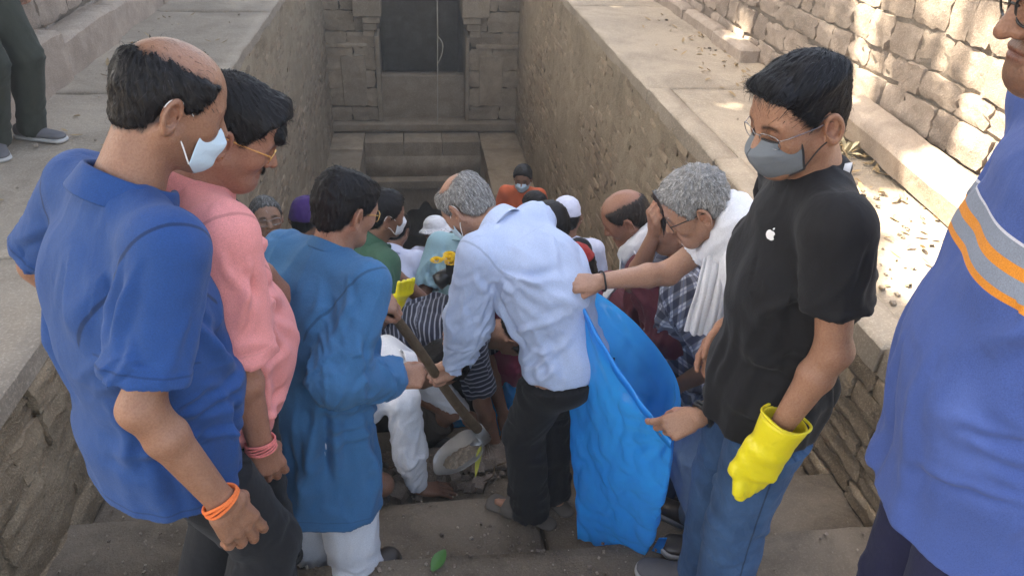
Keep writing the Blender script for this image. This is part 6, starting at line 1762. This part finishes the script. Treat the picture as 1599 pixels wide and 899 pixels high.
# phone held up by the man in plaid
_W, _hd, _bk = Sp['J']['R'][2], Sp['J']['R'][3], Sp['J']['R'][4]
def rbox(name, c, ax, ay, az, half, mat, parent=None, bev=.004):
    bm = bmesh.new(); bmesh.ops.create_cube(bm, size=2.0)
    for v in bm.verts: v.co = Vector(c) + Vector(ax) * v.co.x * half[0] + Vector(ay) * v.co.y * half[1] + Vector(az) * v.co.z * half[2]
    bmesh.ops.bevel(bm, geom=bm.edges[:], offset=bev, segments=2, affect='EDGES'); me = bpy.data.meshes.new(name); bm.to_mesh(me); bm.free(); return link(name, me, mat, parent)
pc = _W + _hd * .09 - _bk * .025; _sd = np.cross(_hd, _bk)
ph_ = empty('mobile_phone', pc, 'black mobile phone held up by the man in plaid', 'phone')
rbox('phone_body', pc, _sd, _hd, _bk, (.037, .075, .0045), M_blackpl, ph_, .003)
rbox('camera_bump', pc + _hd * .05 + _sd * .018 - _bk * .006, _sd, _hd, _bk, (.012, .014, .0015), M_wire, ph_, .001)

# camera decked with marigolds
_W, _hd = Lp['J']['L'][2], Lp['J']['L'][3]
cc = _W + _hd * .11 + V3(-.01, -.05, .02); cr = empty('camera', cc, 'black camera with a lens hood held beside marigolds', 'camera')
rbox('camera_body', cc, V3(.2, .98, 0), V3(0, 0, 1), V3(-.98, .2, 0), (.062, .044, .032), M_blackpl, cr, .008)
rbox('prism', cc + V3(0, 0, .052), V3(.2, .98, 0), V3(0, 0, 1), V3(-.98, .2, 0), (.024, .014, .024), M_blackpl, cr, .006)
_ld = nrm(V3(-.80, -.45, -.35)); tubes_obj('lens_barrel', [(np.array([cc, cc + _ld * .05, cc + _ld * .06, cc + _ld * .11]), np.array([.032, .032, .036, .038]), False)], M_blackpl, cr, 16)
M_mari = plain_mat('marigold', (.78, .48, .02), .8, 0, .2, .4, 90, .8); M_rose = plain_mat('rose_petals', (.60, .08, .22), .8, 0, .2, .35, 90, .8); M_lgreen = plain_mat('fresh_leaf', (.05, .14, .03), .5, 0, .4, .35, 40)
def flower_heap(name, centre, rad, n, mat, label, seed, size=.02):
    r = np.random.default_rng(seed); root = empty(name, centre, label, 'flowers')
    for k in range(n):
        p = V3(*centre) + r.normal(size=3) * rad; S = Sdf()
        g = Geo()
        for ring, cnt in ((.35, 6), (.7, 9), (1.0, 12)):
            for i in range(cnt):
                a = 6.28 * i / cnt + ring; d = V3(math.cos(a), math.sin(a), 0); u = V3(0, 0, 1.2 - ring); t = np.cross(d, (0, 0, 1)); q = p + d * size * ring * .5
                e = nrm(d * ring + u * .8); L = size * .6; g.add([q - t * size * .12, q + t * size * .12, q + e * L + t * size * .25, q + e * L - t * size * .25], [(0, 1, 2, 3)])
        link('flower', g.mesh('flower', False), mat, root)
flower_heap('marigolds', cc + V3(-.02, -.02, .075), V3(.035, .035, .018), 7, M_mari, 'yellow marigold heads resting on the black camera', 3, .026)
flower_heap('rose_garland', cc + V3(.095, .0, .045), V3(.018, .02, .03), 10, M_rose, 'pink rose garland beside the black camera', 4, .028)
flower_heap('marigold_string', V3(.372, 2.93, -.32), V3(.008, .012, .035), 7, M_mari, 'short yellow marigold string hanging by the magenta top', 5, .03)

# second blue sack lying among the stooping people
def sack(name, c, r, label, seed):
    S = Sdf(); r = V3(*r); S.ellip(c, r, k=0); rr = np.random.default_rng(seed)
    for k in range(5): S.ellip(V3(*c) + rr.normal(size=3) * r * .45, r * rr.uniform(.4, .7), k=.05)
    v, f = poly(S, .011); n = vnormals(v, f); w = v + .04 * np.stack([pnoise(v * 7), pnoise(v * 7 + 4), pnoise(v * 7 + 8)], 1)
    v = v + n * (.018 * (ridge(w * 9, 2) - .3) + .008 * (ridge(w * 20, 2) - .3))[:, None]; v[:, 2] = np.maximum(v[:, 2], c[2] - r[2] * .9)
    ob = link('sack_film', mesh_np(name, v, f), M_bag); ob.name = name; return tag(ob, label, 'bag')
sack('rubbish_sack', (.10, 2.98, -1.08), (.22, .13, .17), 'crumpled blue plastic sack on the step behind the crouching man', 2)
sack('rubbish_sack', (.47, 2.90, -.96), (.14, .12, .26), 'upright blue plastic sack behind the black-trousered legs', 5)

# rope hanging in the doorway
rp = [V3(.40, 12.05, 1.55), V3(.40, 12.02, -.3), V3(.395, 12.0, -1.2), V3(.385, 12.0, -2.0), V3(.375, 11.98, -2.68)]
rope = empty('hanging_rope', (.38, 12.0, -2.7), 'thin pale rope with a loop hanging in the dark doorway', 'rope')
tubes_obj('rope', [(spline(rp, 60), .009, False), (spline([V3(.392, 12.0, -1.25), V3(.47, 11.98, -1.36), V3(.46, 11.97, -1.52), V3(.388, 11.98, -1.68)], 16), .008, False)], plain_mat('jute_rope', (.42, .36, .27), .9), rope, 7)

# ---------------------------------------------------------------- litter and plants
M_dryleaf = plain_mat('dry_leaf', (.36, .26, .14), .8, 0, .2, .45, 25)
M_rubble = rock_mat('rubble', [(.18, .14, .11), (.27, .21, .165), (.38, .31, .25)], 8, .7, .3, attr=True)
M_rubbleR = rock_mat('pale_rubble', [(.32, .26, .20), (.42, .35, .27), (.5, .42, .33)], 8, .7, .3, attr=True)
def leaf_geo(g, p, L, W, yaw, curl, r):
    d = V3(math.cos(yaw), math.sin(yaw), r.uniform(-.1, .25)); s = nrm(np.cross(d, (0, 0, 1))); rows = []
    for i in range(6):
        t = i / 5; w = W * math.sin(math.pi * min(.97, t * .92 + .06)) ** .8; c = p + d * L * t + V3(0, 0, curl * L * t * t)
        rows += [c - s * w + V3(0, 0, w * .5), c + V3(0, 0, 0), c + s * w + V3(0, 0, w * .5)]
    g.add(rows, grid_faces(6, 3))
def litter(name, label, spots, n, mat, size, seed, kind='leaf'):
    r = np.random.default_rng(seed); g = Geo(); rv = []
    for k in range(n):
        cx, cy, rx, ry, zz = spots[r.integers(len(spots))]; x, y = r.normal(cx, rx), r.normal(cy, ry)
        z = zz if zz is not None else floor_z(y); z += .008
        if zz is not None and (XL - .02 < x < XR - .03) : continue
        if zz is None and not (XL + .03 < x < XR - .03): continue
        if zz is not None and (x > WXR - .02 or x < WXL - .02): continue
        if kind == 'leaf': leaf_geo(g, V3(x, y, z), size * r.uniform(.5, 1.3), size * r.uniform(.12, .28), r.uniform(0, 6.28), r.uniform(-.1, .5), r); rv.append(np.full(18, r.random()))
        else:
            v, f = STONES[r.integers(12)]; s = size * r.uniform(.3, 1.2) ** 1.5 * np.array([1, .8, .7]) * r.uniform(.7, 1.3, 3); a = r.uniform(0, 6.28); v = (v - [0, .5, 0]) * s; v = v @ np.array([[math.cos(a), math.sin(a), 0], [-math.sin(a), math.cos(a), 0], [0, 0, 1]]); t = r.uniform(-.6, .6)
            v = v @ np.array([[1, 0, 0], [0, math.cos(t), math.sin(t)], [0, -math.sin(t), math.cos(t)]]); g.add(v + V3(x, y, z + s[2] * .2), f); rv.append(np.full(len(v), r.random()))
    me = g.mesh(name); attr_f(me, 'rv', np.concatenate(rv)); return tag(link(name, me, mat), label, 'litter', kind='stuff')
litter('debris', 'broken stones and clods heaped round the shovel blade', [(.15, 2.45, .22, .10, None), (.40, 2.48, .16, .09, None), (-.05, 2.40, .12, .08, None)], 420, M_rubble, .055, 1, 'stone')
litter('grit', 'loose grit and crumbs of stone strewn over the steps', [(.2, 2.0, .6, .25, None), (.5, 1.6, .6, .25, None), (-.6, 1.9, .4, .5, None), (.2, 1.5, .7, .2, None)], 420, M_rubble, .010, 2, 'stone')
litter('lime_crumbs', 'pale lime crumbs strewn over the treads', [(.2, 1.9, .7, .25, None), (-.3, 1.95, .5, .2, None), (.3, 1.5, .7, .15, None), (-.9, 2.0, .25, .4, None)], 700, M_rubbleR, .008, 12, 'stone')
litter('pebbles', 'pebbles and stone chips scattered along the right terrace', [(2.3, 3.2, .3, .8, 0), (2.65, 5.2, .12, 1.5, 0), (2.1, 2.4, .2, .3, 0), (2.62, 4.0, .12, .4, 0)], 170, M_rubbleR, .020, 3, 'stone')
litter('chips', 'stone chips scattered along the left terrace', [(-2.2, 5.5, .1, 1.5, 0), (-1.7, 4.5, .25, 1.6, 0), (-1.55, 5.2, .05, .8, 0)], 60, M_rubbleR, .016, 4, 'stone')
litter('dry_leaves', 'dry brown leaves littering the right terrace', [(2.6, 3.95, .14, .22, 0), (2.3, 3.3, .3, .5, 0), (2.55, 5.5, .2, 1.2, 0)], 240, M_dryleaf, .06, 5)
litter('dry_leaves', 'dry brown leaves littering the left terrace', [(-2.15, 6.0, .12, 1.0, 0), (-1.6, 5.0, .15, .8, 0)], 60, M_dryleaf, .05, 6)
# twigs in the heap
_r = np.random.default_rng(9)
for k in range(14):
    p = V3(_r.normal(.12, .2), _r.normal(2.42, .06), 0); p[2] = floor_z(p[1]) + .03; a = _r.uniform(0, 6.28); L = _r.uniform(.06, .2); d = V3(math.cos(a), math.sin(a), _r.uniform(-.05, .3))
    tag(tubes_obj('twig', [(spline([p, p + d * L * .5 + _r.normal(size=3) * .008, p + d * L], 8), np.linspace(.004, .002, 8), False)], M_wood, None, 6), 'dry twig sticking out of the debris by the shovel', 'twig', 'twigs in the debris')
# yellow-green strip hanging at the blade, fallen green leaf on a tread
g = Geo(); leaf_geo(g, V3(.235, 2.28, -.62), .10, .012, -1.9, -.9, _r); tag(link('leaf_strip', g.mesh('strip'), plain_mat('yellow_green_leaf', (.40, .38, .05), .6, 0, .3, .35, 40)), 'yellow-green strip of leaf hanging under the shovel blade', 'leaf')
g = Geo(); leaf_geo(g, V3(.010, 1.615, -.530), .075, .024, .9, .25, _r); tag(link('fallen_leaf', g.mesh('fallen_leaf'), M_lgreen), 'single dark green leaf fallen on the step edge', 'leaf')
# dry spiky plants at the foot of the right wall
def dry_plant(p, n, L, seed, label):
    r = np.random.default_rng(seed); root = empty('dry_plant', p, label, 'plant')
    for k in range(n):
        a = r.uniform(0, 6.28); t = r.uniform(.3, 1.2); d = V3(math.cos(a) * math.sin(t), math.sin(a) * math.sin(t), math.cos(t)); l = L * r.uniform(.5, 1.1); w = r.uniform(.008, .02); s = nrm(np.cross(d, (0, 0, 1.0001))); rows = []
        for i in range(6):
            u = i / 5; c = V3(*p) + r.normal(size=3) * [.05, .05, 0] * 0 + d * l * u - V3(0, 0, l * .5 * u * u * math.sin(t)); ww = w * (math.sin(math.pi * (u * .85 + .12))); rows += [c - s * ww, c - V3(0, 0, ww * .5), c + s * ww]
        link('blade_leaf', mesh_np('blade_leaf', rows, grid_faces(6, 3)), M_dryp, root)
M_dryp = plain_mat('withered_blade', (.44, .38, .24), .7, 0, .3, .35, 20)
dry_plant((2.70, 4.10, 0), 26, .30, 1, 'withered spiky plant at the foot of the squared-stone wall')
dry_plant((2.56, 3.92, 0), 14, .18, 2, 'small withered tuft beside the fallen slab')
tag(tubes_obj('dry_stick', [(spline([V3(2.62, 4.35, .02), V3(2.6, 4.15, .16), V3(2.52, 3.98, .25)], 10), np.linspace(.006, .003, 10), False)], M_wood, None, 6), 'thin dry stick leaning out of the withered plant', 'stick')
# thin dead stem on the left trench wall
tag(tubes_obj('dead_stem', [(spline([V3(-1.31, 4.2, -.95), V3(-1.30, 4.12, -.72), V3(-1.31, 4.2, -.50), V3(-1.32, 4.25, -.30)], 14), np.linspace(.012, .005, 14), False)], M_wood, None, 6), 'thin dead stem growing up the mud-plastered wall', 'stem')

# ---------------------------------------------------------------- marks and small sewn things
def patch_on(c, obname, p, normal, size, mat, name, parent):
    n = nrm(normal); u = nrm(np.cross((0, 0, 1), n)); w = np.cross(n, u); q = [p - u * size[0] - w * size[1], p + u * size[0] - w * size[1], p + u * size[0] + w * size[1], p - u * size[0] + w * size[1]]
    g = Geo(); g.add(np.array(q + [x + n * .0012 for x in q]), [(3, 2, 1, 0), (4, 5, 6, 7), (0, 1, 5, 4), (1, 2, 6, 5), (2, 3, 7, 6), (3, 0, 4, 7)]); return link(name, g.mesh(name, False), mat, parent)
def surface_point(ob, origin, direction):
    """nearest hit of a ray with the evaluated mesh"""
    from mathutils.bvhtree import BVHTree
    me = ob.data; co = np.empty(len(me.vertices) * 3, np.float32); me.vertices.foreach_get('co', co); co = co.reshape(-1, 3).astype(float)
    mw = np.array(ob.matrix_world); co = co @ mw[:3, :3].T + mw[:3, 3]
    bv = BVHTree.FromPolygons([Vector(x) for x in co], [tuple(p.vertices) for p in me.polygons])
    return bv.ray_cast(Vector(origin), Vector(nrm(direction)))

hit = surface_point(U['shirt'], tuple(U['N'] + U['f1'] * .5 - U['r1'] * .085 - U['u1'] * .125), tuple(-U['f1']))
if hit[0] is not None:      # small white fruit-shaped mark on the chest
    p0 = np.array(hit[0]); n0 = np.array(hit[1]); n0 = n0 if n0 @ U['f1'] > 0 else -n0; n0 = nrm(n0); u_ = nrm(np.cross((0, 0, 1), n0)); w_ = np.cross(n0, u_); pts = []
    for t_ in np.linspace(0, 2 * np.pi, 40, endpoint=False):
        r_ = .0115 * (1 + .10 * math.cos(2 * t_) - .12 * math.exp(-((t_ - math.pi / 2) / .3) ** 2) - .08 * math.exp(-((t_ - 3 * math.pi / 2) / .25) ** 2))
        q_ = V3(r_ * math.cos(t_), r_ * math.sin(t_) * 1.08, 0)
        if np.hypot(q_[0] - .0145, q_[1] - .0015) < .006: q_[0] = (.0145) - math.sqrt(max(.006 ** 2 - (q_[1] - .0015) ** 2, 0))
        pts.append(p0 + n0 * .003 + u_ * q_[0] + w_ * q_[1])
    lf = [p0 + n0 * .003 + u_ * x_ + w_ * y_ for x_, y_ in ((0, .0135), (.0014, .017), (.005, .0195), (.0054, .0158), (.003, .0135))]
    me = bpy.data.meshes.new('chest_mark'); me.from_pydata([tuple(x) for x in pts + lf], [], [tuple(range(40)), tuple(range(40, 45))]); me.update(); link('chest_mark', me, plain_mat('white_print', (.75, .75, .75), .7), U['root'])
hit = surface_point(U['shirt'], tuple(U['N'] - U['f1'] * .3 + V3(-.02, -.03, .0)), tuple(U['f1']))
patch_on(U, 'shirt', U['N'] - U['f1'] * .040 - U['r1'] * .052 + U['u1'] * .012, -U['r1'] - U['f1'] * .5, (.010, .014), plain_mat('white_label', (.8, .8, .8), .7), 'neck_label', U['root'])
_S0, _E = A['J']['R'][0], A['J']['R'][1]; _b = lerp(_S0, _E, .775); hit = surface_point(A['shirt'], tuple(_b + V3(.05, -.3, .05)), tuple(-V3(.05, -.3, .05)))
if hit[0] is not None: patch_on(A, 'shirt', np.array(hit[0]) + np.array(hit[1]) * .001, np.array(hit[1]) if hit[1].y < 0 else -np.array(hit[1]), (.005, .010), plain_mat('pale_tag', (.6, .62, .6), .7), 'sleeve_tag', A['root'])

# ---------------------------------------------------------------- dusty air
g = Geo(); box_geo(g, (-61, -61, -7.0), (61, 61, 12.5))
hz = link('haze', g.mesh('haze', False)); tag(hz, kind='stuff')
_m = bpy.data.materials.new('dusty_air'); _m.use_nodes = True; _nt = _m.node_tree; _nt.nodes.remove(_nt.nodes['Principled BSDF'])
_v = _nt.nodes.new('ShaderNodeVolumePrincipled'); _v.inputs['Color'].default_value = (.93, .90, .84, 1); _v.inputs['Density'].default_value = .0090; _v.inputs['Anisotropy'].default_value = .2
_nt.links.new(_v.outputs[0], _nt.nodes['Material Output'].inputs['Volume']); hz.data.materials.append(_m)
